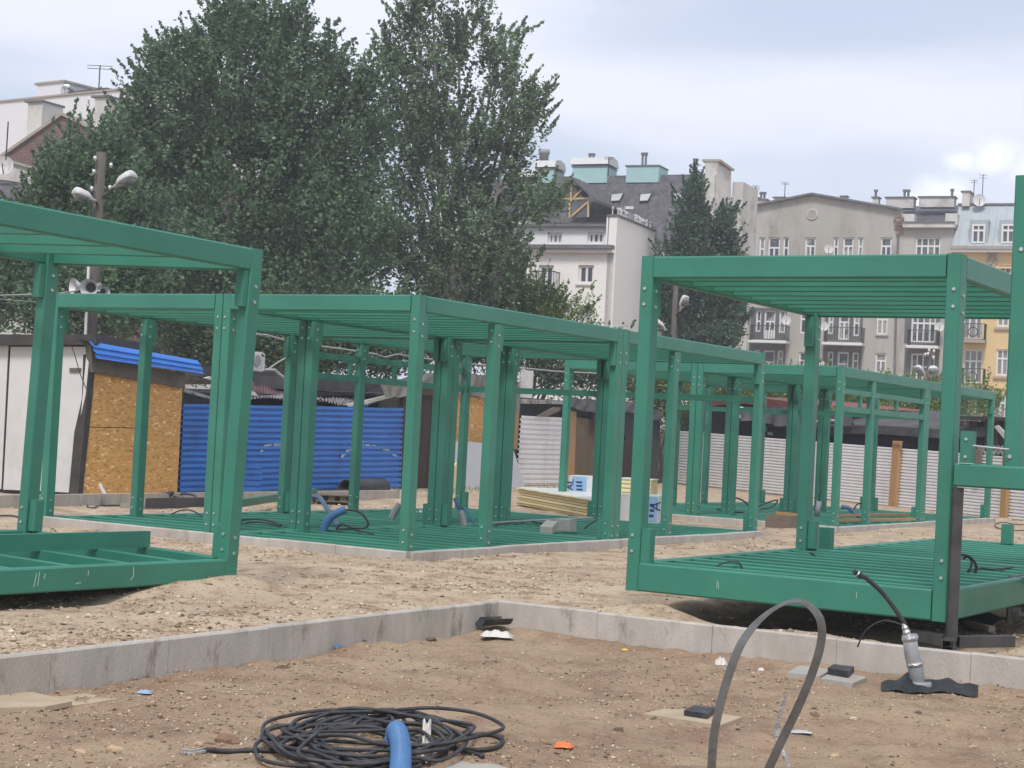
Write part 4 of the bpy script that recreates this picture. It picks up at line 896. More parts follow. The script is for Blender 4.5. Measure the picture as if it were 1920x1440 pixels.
for cx, w_, y0, y1, st in ((1416, 11, 740, 780, (1, .4)), (1438, 22, 740, 790, (2, .4)), (1577, 21, 742, 792, (2, .4)), (1600, 12, 742, 780, (1, .4)), (1648, 21, 745, 785, (2, .38)), (1510, 20, 582, 625, (2, .38)), (1507, 20, 660, 700, (2, .38))): WT.append((cx, y0, y1, w_, st))
hs = [hole(Tn, a, b, c, d) for a, b, c, d, e in WT]
sL, _ = Tn.sz(1376, 450); sR, _ = Tn.sz(1686, 450); _, zE = Tn.sz(1530, 425)
holed('wall', Tn, sL, sR, -.2, zE, hs, GREYPL, GT)
block('core', Tn, sL+.01, sR-.01, -.2, zE-.01, .23, 11, GREYPL, GT)
for h, e in zip(hs, WT): window(Tn, h, GT, e[4], .10)
def PL(x, y, b=0): return Tn.P(x, y, b)
q0 = Tn.W(sL, zE+.003); q1 = Tn.W(sR+.3, zE+.003)
MB().poly([q0, PL(1383, 392), PL(1523, 366), PL(1690, 395), q1], -Tn.n*.5).build('gable', GREYPL, GT)
mb = MB(); 
for a, b in ((PL(1372, 395, -.1), PL(1523, 365, -.1)), (PL(1523, 365, -.1), PL(1692, 394, -.1))): mb.bar(a+Vector((0, 0, .05)), b+Vector((0, 0, .05)), .5, .12)
mb.build('coping', ROOFG, GT)
MB().poly([PL(1378, 396, .6), PL(1523, 368, .6), PL(1690, 397, .6)], -Tn.n*10).build('roof', ROOFG, GT)
c_ = Tn.P(1523, 402, -.04); MB().tube([c_+Tn.n*.04, c_-Tn.n*.1], .3, 20).build('oculus', SILL, GT)
MB().tube([c_ + (Tn.u*math.cos(a*.3142)+Vector((0, 0, 1))*math.sin(a*.3142))*.32 for a in range(21)], .05, 6).build('oculus_rim', CHIM, GT)
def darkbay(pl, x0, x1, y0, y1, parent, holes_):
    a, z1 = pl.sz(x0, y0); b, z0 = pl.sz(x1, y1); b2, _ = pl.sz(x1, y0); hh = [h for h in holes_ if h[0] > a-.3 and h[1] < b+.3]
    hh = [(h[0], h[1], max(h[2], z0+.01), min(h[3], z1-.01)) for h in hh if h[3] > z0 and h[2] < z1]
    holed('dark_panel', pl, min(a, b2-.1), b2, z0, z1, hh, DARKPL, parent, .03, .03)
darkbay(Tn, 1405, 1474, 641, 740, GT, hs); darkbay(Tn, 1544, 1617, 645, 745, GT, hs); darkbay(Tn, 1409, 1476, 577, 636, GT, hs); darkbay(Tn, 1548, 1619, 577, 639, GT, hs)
for x0, x1, y in ((1403, 1475, 637), (1542, 1617, 641), (1400, 1472, 724), (1540, 1614, 728)):
    s0, z = Tn.sz(x0, y, -.9); s1, _ = Tn.sz(x1, y, -.9); block('balcony_slab', Tn, s0, s1, z-.16, z, -1.0, -.035, TRIM, GT); railing(Tn, s0+.08, s1-.08, z, .95, .92, GT)
for x0, x1, y0, y1 in ((1432, 1453, 619, 633),): slabp('balcony_panel', Tn.off(-.86), [(x0, y0), (x1, y0), (x1, y1+2), (x0, y1+2)], .03, TRIM, GT)
for cx, y, w_ in ((1654, 628, 24), (1651, 701, 24), (1519, 489, 23), (1661, 489, 24)):
    s, z = Tn.sz(cx, y); wq = w_/2/29.6; block('sill', Tn, s-wq, s+wq, z-.08, z, -.12, -.003, SILL, GT)
MB().tube([PL(1684, 440, -.1), PL(1672, 900, -.1)], .07, 8).build('downpipe', ROOFG, GT)
# neighbour with the dark roof
NT = T('tenement', 'grey tenement with a black felt roof, crumbling cornice and wide windows', 'tenement', Tn.P(1735, 860))
W2 = [(1739.5, 445, 488, 47, (4, .38, True)), (1731.5, 582, 642, 46, (4, .4, True)), (1729.5, 663, 722, 45, (4, .42, True)), (1726, 745, 790, 45, (4, .42, True))]
h2 = [hole(Tn, a, b, c, d) for a, b, c, d, e in W2]; s2, _ = Tn.sz(1788, 450); _, zC = Tn.sz(1740, 428)
holed('wall', Tn, sR+.003, s2, -.2, zC, h2, GREYPL, NT); block('core', Tn, sR+.02, s2-.01, -.2, zC-.01, .23, 11, GREYPL, NT)
for h, e in zip(h2, W2): window(Tn, h, NT, e[4], .10)
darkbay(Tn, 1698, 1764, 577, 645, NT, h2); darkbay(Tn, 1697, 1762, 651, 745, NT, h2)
block('cornice', Tn, sR+.25, s2+.1, zC+.003, zC+.28, -.45, .3, CHIM, NT); block('gutter', Tn, sR+.15, s2+.1, zC+.285, zC+.37, -.52, -.3, ROOFG, NT)
for x0, x1, y in ((1699, 1759, 647), (1696, 1755, 732)):
    s0, z = Tn.sz(x0, y, -.9); s1, _ = Tn.sz(x1, y, -.9); block('balcony_slab', Tn, s0, s1, z-.16, z, -1.0, -.035, TRIM, NT); railing(Tn, s0+.08, s1-.08, z, .95, .92, NT)
MB().poly([Tn.P(1692, 418, .3), Tn.P(1795, 420, .3), Tn.P(1799, 385, 5), Tn.P(1690, 387, 5)], Vector((0, 0, -.5))).build('roof', SLATE, NT)
for x0, x1, y0, y1 in ((1690, 1714, 401, 422), (1772, 1795, 400, 423)): pblock('parapet_pier', Tn, x0, x1, y0, y1-1, .05, 1.0, CHIM, NT)
mb = MB()
for i in range(60):
    c = Tn.P(random.uniform(1679, 1692), random.uniform(404, 438), random.uniform(-.12, .02)); mb.frame(c, Tn.u, Tn.n, Vector((0, 0, 1)), random.uniform(.04, .13), .07, random.uniform(.03, .07))
mb.build('crumbling_brick', mat('bare_brick', (.27, .19, .15), .95, .4, 8, island=.4), NT, kind='stuff')
# chimneys along the roof line
CH = 'chimneys on the tenement roofs'
def chimney(pl, x0, x1, y0, y1, back, depth, label, material=CHIM, pots=(), group=CH, capm=ROOFG):
    t = thing('chimney', label, 'chimney', pl.P((x0+x1)/2, y1, back), 0, group)
    pblock('stack', pl, x0, x1, y0, y1, back, back+depth, material, t); cap('cap', pl, x0, x1, y0, .08, back, back+depth, capm, t)
    for x in pots:
        a = pl.P(x, y0-1, back+depth*.4); MB().tube([a, a+Vector((0, 0, .35)), a+Vector((0, 0, .36)), a+Vector((0, 0, .5))], [.08, .08, .14, .13], 8).build('pot', ROOFG, t)
    return t
chimney(Tn, 1661, 1713, 371, 390, 2, .9, 'wide crumbling white chimney left on the black felt roof', pots=(1696, 1703))
chimney(Tn, 1723, 1789, 370, 388, 2, .9, 'widest white chimney block right on the black felt roof', pots=(1785,))
chimney(Tn, 1636, 1647, 371, 385, 2, .6, 'narrow white chimney with one pot right of the gable', pots=(1642,))
chimney(Tn, 1577, 1587, 369, 379, 3, .5, 'tiny chimney just right of the gable peak')
chimney(Tn, 1451, 1472, 371, 388, 3, .7, 'small square chimney left of the gable peak')
chimney(Tn, 1370, 1421, 372, 392, 3, .9, 'long low plastered chimney at the left end of the gable')
chimney(Tn, 1421, 1437, 375, 392, 3, .5, 'stubby chimney with tin cowls beside the long low chimney', pots=(1427, 1433))
chimney(Tn, 1804, 1818, 360, 386, 1, 1.4, 'tall weathered chimney between the grey and yellow houses')
for x, yt, yb, lb in ((1399, 348, 372, 'left antenna of the pair on the long low chimney'), (1416, 348, 372, 'right antenna of the pair on the long low chimney'), (1471, 342, 372, 'single mast antenna left of the gable peak'), (1825, 337, 384, 'short forked antenna by the tall weathered chimney'), (1841, 327, 388, 'tallest thin antenna right of the tall weathered chimney')):
    antenna(112, x, yt, yb, lb, n_el=4 if x < 1430 else 2, r=.028)
dish(Tn, 1836, 376, 1, .40, 'large pale dish on the roof beside the tall weathered chimney')
for x, y, b, lb in ((1474, 601, -1.0, 'white dish on the left balcony of the grey tenement'), (1545, 612, -1.0, 'white dish beside the middle balcony of the grey tenement'), (1761, 613, -.6, 'white dish beside the wide balcony of the grey tenement'), (1554, 467, -.5, 'pale dish between the top windows of the grey tenement'), (1538, 684, -.9, 'dish half hidden behind the far row roof')): dish(Tn, x, y, b, .3, lb)
# yellow tenement
YT = T('tenement', 'yellow tenement with a grey zinc mansard roof and dormer windows', 'tenement', Tn.P(1860, 860))
Y1 = Tn.off(-.15)
W3 = [(1884, 498, 540, 24, (2, .35, True)), (1881, 570, 612, 23, (2, .35, True)), (1879, 655, 704, 23, (2, .35, True)), (1875, 739, 786, 22, (2, .35, True)), (1825, 500, 548, 36, (3, .35, True)), (1824, 572, 636, 36, (3, .35, True)), (1824, 655, 718, 36, (3, .35, True)), (1822, 745, 790, 36, (3, .35, True)), (1950, 500, 540, 24, (2, .35, True)), (1948, 570, 612, 24, (2, .35, True))]
h3 = [hole(Y1, a, b, c, d) for a, b, c, d, e in W3]; s3, _ = Y1.sz(1788, 470); s4 = s3 + 14; _, zY = Y1.sz(1845, 474)
holed('wall', Y1, s3+.01, s4, -.2, zY, h3, YELPL, YT); block('core', Y1, s3+.02, s4-.01, -.2, zY-.01, .23, 11, YELPL, YT)
for h, e in zip(h3, W3): window(Y1, h, YT, e[4], .10)
block('cornice', Y1, s3-.1, s4, zY+.003, zY+.16, -.55, .2, TRIM, YT); block('cornice', Y1, s3-.1, s4, zY+.165, zY+.36, -.65, .2, SILL, YT)
_, zc2 = Y1.sz(1845, 488); block('string_course', Y1, s3+.02, s4, zc2-.5, zc2-.38, -.08, -.004, YELPL, YT)
_, zc3 = Y1.sz(1830, 724); block('string_course', Y1, s3+.02, s4, zc3-.12, zc3, -.1, -.004, YELPL, YT)
for x0, x1, y in ((1801, 1847, 637), (1800, 1845, 721)):
    s0, z = Y1.sz(x0, y, -.8); s1, _ = Y1.sz(x1, y, -.8); block('balcony_slab', Y1, s0, s1, z-.16, z, -.95, -.004, SILL, YT); railing(Y1, s0+.06, s1-.06, z, 1.0, .88, YT, True)
for h in h3[:4]: block('sill', Y1, h[0]-.12, h[1]+.12, h[2]-.22, h[2]-.08, -.14, -.004, SILL, YT)
mb = MB(); c_ = Y1.P(1860, 490, -.06)
mb.tube([c_ + (Y1.u*math.cos(a*.3142)*.28+Vector((0, 0, 1))*math.sin(a*.3142)*.34) for a in range(21)], .06, 6)
for dx, dz in ((-.2, .5), (0, .6), (.2, .5), (0, .1), (-.1, -.1)): mb.frame(c_+Y1.u*dx+Vector((0, 0, dz)), Y1.u, Y1.n, Vector((0, 0, 1)), .1, .06, .08)
mb.build('plaster_wreath', SILL, YT)
_, zR = Y1.sz(1845, 385, 1.6)
MB().add([Y1.W(s3-.05, zY+.37, -.3), Y1.W(s4, zY+.37, -.3), Y1.W(s4, zR, 1.6), Y1.W(s3-.05, zR, 1.6), Y1.W(s3-.05, zY+.37, 9), Y1.W(s4, zY+.37, 9), Y1.W(s4, zR, 8), Y1.W(s3-.05, zR, 8)], [(0, 1, 2, 3), (0, 3, 7, 4), (3, 2, 6, 7), (1, 5, 6, 2)]).build('mansard_roof', ZINC, YT)
for i in range(26):
    a = s3 + .3 + i*.52
    if i % 4 in (1, 2) and False: continue
    p = Y1.W(a, zY+.4, -.3); q = Y1.W(a, zR, 1.6); MB().bar(p+Y1.n*.02, q+Y1.n*.02, .04, .05).build('seam', ZINC, YT)
for x0, x1 in ((1821, 1850), (1876, 1906), (1930, 1962)):
    pblock('dormer', Y1, x0-3, x1+3, 412, 460, -.15, 1.4, ZINC, YT)
    hh = hole(Y1, (x0+x1)/2, 421, 457, 25); window(Y1, hh, YT, (2, .33, True), .11, -.2)
_, zt_ = Y1.sz(1845, 384, 1.6); block('ridge_trim', Y1, s3-.1, s4, zR, zR+.12, 1.5, 8.1, ROOFG, YT)
# steep grey-roofed house with skylights
Dk = Plane(at_y(1180, 820, 92), UA)
DT = T('apartment_house', 'house with a big dark shingle roof, skylights and pale teal chimneys', 'house', Dk.P(1180, 860))
def DP(x, y, b=0): return Dk.P(x, y, b)
ridge_l, ridge_r = DP(920, 333, 4.5), DP(1345, 326, 4.5); eL, eR = DP(905, 490, 0), DP(1330, 487, 0)
MB().add([eL, eR, ridge_r, ridge_l, eL-Dk.n*9, eR-Dk.n*9], [(0, 1, 2, 3), (3, 2, 5, 4), (0, 3, 4), (1, 5, 2)]).build('roof', SLATE, DT)
s0, z0_ = Dk.sz(905, 490); s1, _ = Dk.sz(1330, 487); block('wall', Dk, s0+.2, s1-.2, -.2, z0_-.05, .3, 8.7, CREAM2, DT)
def on_roof(x, y, lift=.0):    # point on front roof slope
    nrm = (eR-eL).cross(ridge_l-eL).normalized(); nrm = nrm if nrm.z > 0 else -nrm
    d = ray(x, y); return CAM + d*(((eL+nrm*lift)-CAM).dot(nrm)/d.dot(nrm)), nrm
def roof_window(pts, parent, label=None):
    c = [on_roof(x, y, .06)[0] for x, y in pts]; nrm = on_roof(*pts[0])[1]; o = MB().poly(c, -nrm*.2).build('skylight', DARKTRIM, parent)
    m_ = sum(c, Vector())/4; MB().poly([m_ + (p-m_)*.86 + nrm*.02 for p in c], -nrm*.01).build('pane', mat('skylight_glass', (.42, .44, .42), .2, .1, 2, spec=.8), o); return o
for a in (([(1146, 364), (1170, 362), (1162, 377), (1144, 378)]), ([(1200, 364), (1223, 362), (1215, 377), (1198, 378)]), ([(1263, 363), (1285, 362), (1278, 376), (1258, 378)])): roof_window(a, DT)
for x0, x1, y0, y1, b, lb in ((1006, 1038, 318, 337, 4.0, 'pale teal chimney block left on the dark shingle roof'), (1073, 1138, 313, 337, 4.0, 'widest pale teal chimney block in the middle of the dark shingle roof'), (1174, 1235, 312, 336, 4.0, 'pale teal chimney block right on the dark shingle roof'), (980, 1000, 336, 359, 3.2, 'small low teal chimney at the left of the dark shingle roof'), (930, 975, 322, 340, 4.4, 'teal chimney half hidden behind the birch leaves')):
    t = thing('chimney', lb, 'chimney', DP((x0+x1)/2, y1, b), 0, 'teal chimneys'); pblock('stack', Dk, x0, x1, y0, y1+6, b, b+1.6, TEAL, t); cap('cap', Dk, x0, x1, y0, .08, b, b+1.6, ROOFG, t, .05)
    if x0 in (1006, 1073, 980):
        mb = MB(); sA, zA = Dk.sz(x0, y0-1, b); sB, _ = Dk.sz(x1, y0-1, b)
        prof = [(-.12, .1), (.1, .5), (.8, .62), (1.5, .5), (1.72, .1)]
        mb.poly([Dk.W(sA-.1, zA+h_, b+d_) for d_, h_ in prof], Dk.u*(sB-sA+.2)); mb.build('cowl', DISH, t)
    if x1-x0 > 50:
        for q in (.5, .6): a = DP(x0+(x1-x0)*q, y0-4, b+.6); MB().tube([a-Vector((0, 0, .3)), a+Vector((0, 0, .5)), a+Vector((0, 0, .51)), a+Vector((0, 0, .65))], [.07, .07, .12, .12], 6).build('pot', ROOFG, t)
t = thing('flue', 'round metal flue standing behind the left teal chimney', 'flue', DP(1020, 320, 5)); MB().tube([DP(1019, 330, 5.9), DP(1020, 290, 5.9), DP(1020.2, 289, 5.9), DP(1020.5, 281, 5.9)], [.28, .28, .34, .34], 14).build('pipe', GREYP, t, True)
antenna(94, 1140, 294, 330, 'thin mast antenna beside the middle teal chimney', n_el=2, r=.03)
# timber-framed gable dormer
t = DT
g = [DP(1072, 338, -.6), DP(1048, 380, -.6), DP(1044, 402, -.6), DP(1104, 407, -.6), DP(1104, 378, -.6)]
MB().poly([DP(1071, 345, -.5), DP(1050, 372, -.5), DP(1064, 408, -.5), DP(1104, 407, -.5), DP(1103, 378, -.5)], -Dk.n*.05).build('gable_glazing', PANE, t)
mb = MB()
for a, b in (((1071, 344), (1071, 378)), ((1052, 373), (1103, 372)), ((1071, 376), (1090, 356)), ((1068, 378), (1068, 408)), ((1103, 372), (1103, 407)), ((1071, 406), (1103, 378))): mb.bar(DP(*a, -.58), DP(*b, -.58), .07, .09)
mb.build('gable_frame', YFRAME, t)
mb = MB()
for a, b in (((1072, 336), (1119, 380)), ((1072, 336), (1040, 372))):
    A, B = DP(*a, -.9), DP(*b, -.9); mb.add([A, B, B-Dk.n*3.6, A-Dk.n*3.6, A+Vector((0, 0, .15)), B+Vector((0, 0, .15)), B-Dk.n*3.6+Vector((0, 0, .15)), A-Dk.n*3.6+Vector((0, 0, .15))], [(0, 1, 2, 3), (4, 5, 6, 7), (0, 1, 5, 4), (1, 2, 6, 5), (0, 3, 7, 4)])
mb.build('dormer_roof', SLATE, t)
# firewall chimney wall at its right end
FWp = Plane(DP(1345, 420, 0), DB)
t = T('firewall', 'tall pale firewall with tiled stepped coping between the dark roof and grey gable', 'firewall', DP(1345, 440))
pf_ = DP(1322, 420, 0); 
a0 = DP(1322, 303, 0); a1 = DP(1345, 303, 0)
gfar = [FWp.P(1345, 303), FWp.P(1371, 322), FWp.P(1371, 395), FWp.P(1345, 470)]
th_ = (a0-a1)
MB().poly(gfar, th_).build('wall', CHIM, t)
for i in range(6):
    c = gfar[0].lerp(gfar[1], (i+.5)/6); MB().frame(c + th_*.5 + Vector((0, 0, .08)), FWp.u, th_.normalized(), Vector((0, 0, 1)), (gfar[1]-gfar[0]).length/12+.04, th_.length/2+.15, .06).build('coping_tile', SILL, t)
pblock('chimney_shoulder', Dk, 1371, 1391, 341, 470, 2.0, 5, CHIM, t); pblock('chimney_front', Dk, 1322, 1337, 327, 470, -.6, -.05, CHIM, t)
# cream building with the blank side wall
Cr = Plane(at_y(1135, 820, 72), UA); SW = Plane(Cr.P(1137, 820), Vector((.39, .92, 0)))
CT = T('apartment_house', 'cream rendered house with a blank side wall and white framed windows', 'house', Cr.P(1070, 850))
W4 = [(1023, 497, 549, 28, (2, 0)), (1098.5, 497, 532, 29, (2, 0)), (1095, 572, 612, 28, (2, 0)), (1020, 580, 625, 28, (2, 0)), (950, 500, 545, 28, (2, 0)), (1092, 660, 700, 28, (2, 0)), (945, 585, 625, 28, (2, 0))]
h4 = [hole(Cr, a, b, c, d) for a, b, c, d, e in W4]; c0, _ = Cr.sz(925, 520); c1 = 0; c1, _ = Cr.sz(1137, 520); _, zq = Cr.sz(1060, 474)
holed('wall', Cr, c0, 0, -.2, zq, h4, CREAM, CT)
for h, e in zip(h4, W4): window(Cr, h, CT, e[4], .10); 
for h in h4[1:3]: block('sill', Cr, h[0]-.08, h[1]+.08, h[2]-.07, h[2], -.08, -.003, TRIM, CT)
block('core', Cr, c0+.01, -.05, -.2, zq-.01, .23, 9, CREAM, CT)
ht = hole(Cr, 1034.5, 434, 456, 27); ht2 = hole(Cr, 1111, 433, 455, 30); ht3 = hole(Cr, 950, 436, 458, 27); _, zatt = Cr.sz(1060, 424); _, zab = Cr.sz(1060, 460)
holed('attic_wall', Cr, c0, -.003, zab, zatt, [ht, ht2, ht3], CREAM2, CT, .22, -.35)
for h in (ht, ht2, ht3): window(Cr, h, CT, (3, 0), .10, .13, -.35)
block('attic_core', Cr, c0+.01, -.05, zab-.2, zatt-.01, .6, 8, CREAM2, CT); block('attic_roof', Cr, c0-.1, -.003, zatt+.003, zatt+.1, .1, 8, ROOFG, CT)
block('cornice', Cr, c0-.1, -.003, zq+.003, zq+.14, -.25, .3, CREAM, CT); block('cornice', Cr, c0-.1, -.003, zq+.145, zab-.01 if zab-.01 > zq+.3 else zq+.4, -.4, .33, ROOFG, CT)
sa, zp1 = SW.sz(1135, 398); sb, zp2 = SW.sz(1228, 433); zp = (zp1+zp2)/2
block('side_wall', SW, 0, sb, -.2, zp, 0, .35, CREAM, CT); block('side_coping', SW, -.05, sb+.05, zp+.003, zp+.08, -.06, .45, ROOFG, CT); block('parapet_front', Cr, -.42, -.35, zab, zp, -.001, .3, CREAM, CT)
s0, z = Cr.sz(994, 553, -.7); s1, _ = Cr.sz(1038, 553, -.7); block('balcony_slab', Cr, s0, s1, z-.12, z, -.75, -.003, CREAM2, CT); railing(Cr, s0+.05, s1-.05, z, 1.0, .7, CT)
block('roof_block', Cr, c0+1, -.5, zatt+.1, zatt+.35, 1.5, 7, SLATE, CT)
mb = MB()
for i in range(26):
    p = SW.W(sb*(i+.5)/26, zp+.1, .2+random.uniform(-.1, .15)); r_ = random.uniform(.02, .05); mb.tube([p, p+Vector((0, 0, random.uniform(.1, .3)))], r_, 6); mb.frame(p+Vector((0, 0, .3)), Vector((1, 0, 0)), Vector((0, 1, 0)), Vector((0, 0, 1)), random.uniform(.02, .07), .04, random.uniform(.02, .06))
mb.build('roof_fittings', DISH, CT, kind='stuff')
t = thing('chimney', 'slim metal vent with a white cap on the cream side wall', 'vent', SW.P(1180, 412)); MB().tube([SW.P(1179, 412, .2), SW.P(1180, 392, .2)], .11, 8).build('pipe', GREYP, t); MB().tube([SW.P(1180, 392, .2), SW.P(1180, 387, .2)], .2, 8).build('cap', PORC, t)
block('gable_dormer', Cr, -5.6, -4.2, zatt+.1, zatt+.55, .6, 3, TRIM, CT); MB().poly([Cr.W(-5.9, zatt+.5, .4), Cr.W(-4.9, zatt+1.35, .4), Cr.W(-3.9, zatt+.5, .4)], -Cr.n*3).build('dormer_gable', SLATE, CT)
# white modern block on the left
Wp = Plane(at_y(100, 780, 88), Vector((.82, -.57, 0)))
WB = T('apartment_house', 'plain white apartment block with a flat roof at the far left', 'house', Wp.P(100, 800))
sW0, _ = Wp.sz(-150, 200); sW1, _ = Wp.sz(345, 170); _, zW = Wp.sz(100, 182)
block('wall', Wp, sW0, sW1, -.2, zW, 0, 12, WHITE_R, WB); block('parapet_cap', Wp, sW0, sW1+.1, zW+.003, zW+.1, -.08, 12, SILL, WB)
pblock('stair_tower', Wp, 70, 118, 157, 196, 3, 7, WHITE_R, WB); cap('tower_cap', Wp, 68, 120, 157, .12, 3, 7, SILL, WB)
pblock('roof_plant', Wp, 126, 200, 168, 190, 3, 6, SLATE, WB)
MB().tube([Wp.P(118, 178, 1.8), Wp.P(118, 166, 1.8), Wp.P(121, 162, 1.8), Wp.P(127, 162, 1.9), Wp.P(135, 170, 2.6)], .12, 8).build('duct', FOIL, WB)
antenna(89, 184, 122, 185, 'tall forked antenna on the white block roof', n_el=2, w=1.3, r=.035)
# brick house with the gable
Bk = Plane(at_y(100, 780, 66), Vector((.9, -.43, 0)))
BH = T('brick_house', 'old brick gabled house with white chimneys half hidden by leaves', 'house', Bk.P(100, 800))
def uvpoly(name, pl, pts, th, material, parent, fwd=0):
    o = slabp(name, pl, pts, th, material, parent, fwd); me = o.data; uv = me.uv_layers.new(name='UVMap'); M = XF[parent.name]
    for lp in me.loops:
        w_ = M @ me.vertices[lp.vertex_index].co; uv.data[lp.index].uv = ((w_-pl.p).dot(pl.u) + (w_-pl.p).dot(pl.n), w_.z)
    return o
uvpoly('wall', Bk, [(-60, 335), (0, 296), (60, 252), (115, 214), (180, 246), (260, 285), (260, 700), (-60, 700)], 9, BRICKW, BH)
mb = MB()
for a, b in (((-62, 334), (60, 250)), ((60, 250), (115, 212)), ((115, 212), (262, 284))): mb.bar(Bk.P(*a, 4.3)+Vector((0, 0, .1)), Bk.P(*b, 4.3)+Vector((0, 0, .1)), 9.3, .14)
MB().poly([Bk.P(*p, -.12) for p in ((-62, 332), (60, 248), (115, 210), (262, 282), (262, 287), (115, 216), (60, 254), (-62, 339))], -Bk.n*9.3).build('roof', SILL, BH)
hh = hole(Bk, 97, 279, 315, 24); window(Bk, hh, BH, (2, .3), .12, -.04)
chimney(Bk, 51, 78, 192, 262, .3, 1.2, 'tall grey plastered chimney left of the brick gable', group='chimneys of the brick house'); chimney(Bk, 176, 202, 183, 262, .3, 1.2, 'tall grey plastered chimney right of the brick gable', group='chimneys of the brick house')
Lw = Plane(at_y(20, 780, 60), Vector((.95, -.3, 0)))
t = T('outbuilding', 'low whitewashed outbuilding with a dark tiled roof at the left edge', 'outbuilding', Lw.P(20, 800))
slabp('wall', Lw, [(-60, 300), (20, 303), (66, 318), (64, 346), (10, 338), (-60, 330)], 3, CHIM, t, .0); slabp('coping', Lw, [(-60, 296), (20, 300), (68, 314), (68, 319), (20, 305), (-60, 301)], 3.2, SILL, t, .1)
slabp('lower_wall', Lw, [(-60, 332), (60, 350), (60, 700), (-60, 700)], 3, CHIM, t, -.1)
mb = MB(); mb.add([Lw.P(-60, 330, -.1), Lw.P(62, 347, -.1), Lw.P(80, 385, -2.5), Lw.P(-60, 372, -2.5)], [(0, 1, 2, 3)]); mb.add([Lw.P(-60, 334, -.1), Lw.P(62, 351, -.1), Lw.P(80, 389, -2.5), Lw.P(-60, 376, -2.5)], [(0, 1, 2, 3)]); mb.build('roof', SLATE, t)
dish(Lw, 9, 311, -.8, .33, 'grey satellite dish on the low whitewashed outbuilding'); antenna(59, 11, 228, 300, 'plain thin mast rising beside the grey dish at left', n_el=0, r=.025)

# ------------------------------------------------------------------ vegetation
def leaves(name, blobs, n, size, material, parent, seed, clump=34, sg=.34, shell=.55, stretch=1.4, shoots=.55):
    r = np.random.default_rng(seed); B = np.array([[*b[0], *b[1]] for b in blobs]); wt = np.array([b[2] for b in blobs]); wt = wt/wt.sum()
    k = int(n*(1-shoots))//clump; bi = r.choice(len(B), k, p=wt); d = r.normal(size=(k, 3)); d /= np.linalg.norm(d, axis=1)[:, None]
    rad = (shell + (1-shell)*r.random(k))**.6*(1+.12*r.normal(size=k)); cc = B[bi, :3] + d*B[bi, 3:]*rad[:, None]
    P = np.repeat(cc, clump, 0); m_ = len(P); sc_ = np.repeat(.55+.9*r.random(k), clump)
    P = P + r.normal(size=(m_, 3))*np.array([sg, sg, sg*stretch])*sc_[:, None]
    a = r.normal(size=(m_, 3)); a[:, 2] *= .6; a /= np.linalg.norm(a, axis=1)[:, None]; b = r.normal(size=(m_, 3)); b -= a*(a*b).sum(1)[:, None]; b /= np.linalg.norm(b, axis=1)[:, None]
    # feathery upswept shoots carry more than half of the leaves and break the outline
    per = 46; ns = int(n*shoots)//per; q_ = r.choice(len(B), ns, p=wt); dd = r.normal(size=(ns, 3)); dd /= np.linalg.norm(dd, axis=1)[:, None]
    base = B[q_, :3] + dd*B[q_, 3:]*(.25+.72*r.random(ns)**.6)[:, None]; axis = np.array([np.average(B[:, 0], weights=wt), np.average(B[:, 1], weights=wt), 0]); outw = base - axis; outw[:, 2] = 0; outw /= (np.linalg.norm(outw, axis=1)[:, None]+1)
    dirn = np.stack([r.normal(size=ns)*.22, r.normal(size=ns)*.22, np.full(ns, .9)], -1) + outw*.65 + dd*np.array([.25, .25, .1]); dirn /= np.linalg.norm(dirn, axis=1)[:, None]
    ln = (.5+1.2*r.random(ns))*sg*4.5; tt = r.random((ns, per))**.8; Q = base[:, None]+dirn[:, None]*(ln[:, None]*tt)[..., None]; Q = Q + r.normal(size=Q.shape)*(sg*.42*(1.15-tt))[..., None]
    P = np.concatenate([P, Q.reshape(-1, 3)]); m2 = ns*per; a2 = r.normal(size=(m2, 3)); a2 /= np.linalg.norm(a2, axis=1)[:, None]; b2 = r.normal(size=(m2, 3)); b2 -= a2*(a2*b2).sum(1)[:, None]; b2 /= np.linalg.norm(b2, axis=1)[:, None]; a = np.concatenate([a, a2]); b = np.concatenate([b, b2]); m_ = len(P)
    s = size*(.6+.8*r.random(m_))[:, None]
    V = np.stack([P-a*s*.6, P+b*s*.38, P+a*s*.6, P-b*s*.38], 1).reshape(-1, 3)
    M = XF[parent.name].inverted(); V = V + np.array(M.translation)
    me = bpy.data.meshes.new(name); me.vertices.add(len(V)); me.vertices.foreach_set('co', V.ravel()); q = np.arange(len(V), dtype=np.int32)
    me.loops.add(len(q)); me.loops.foreach_set('vertex_index', q); me.polygons.add(m_); me.polygons.foreach_set('loop_start', np.arange(0, len(q), 4, dtype=np.int32)); me.polygons.foreach_set('loop_total', np.full(m_, 4, dtype=np.int32))
    me.materials.append(material); me.update()
    o = bpy.data.objects.new(name, me); C.objects.link(o); o.parent = parent; return o
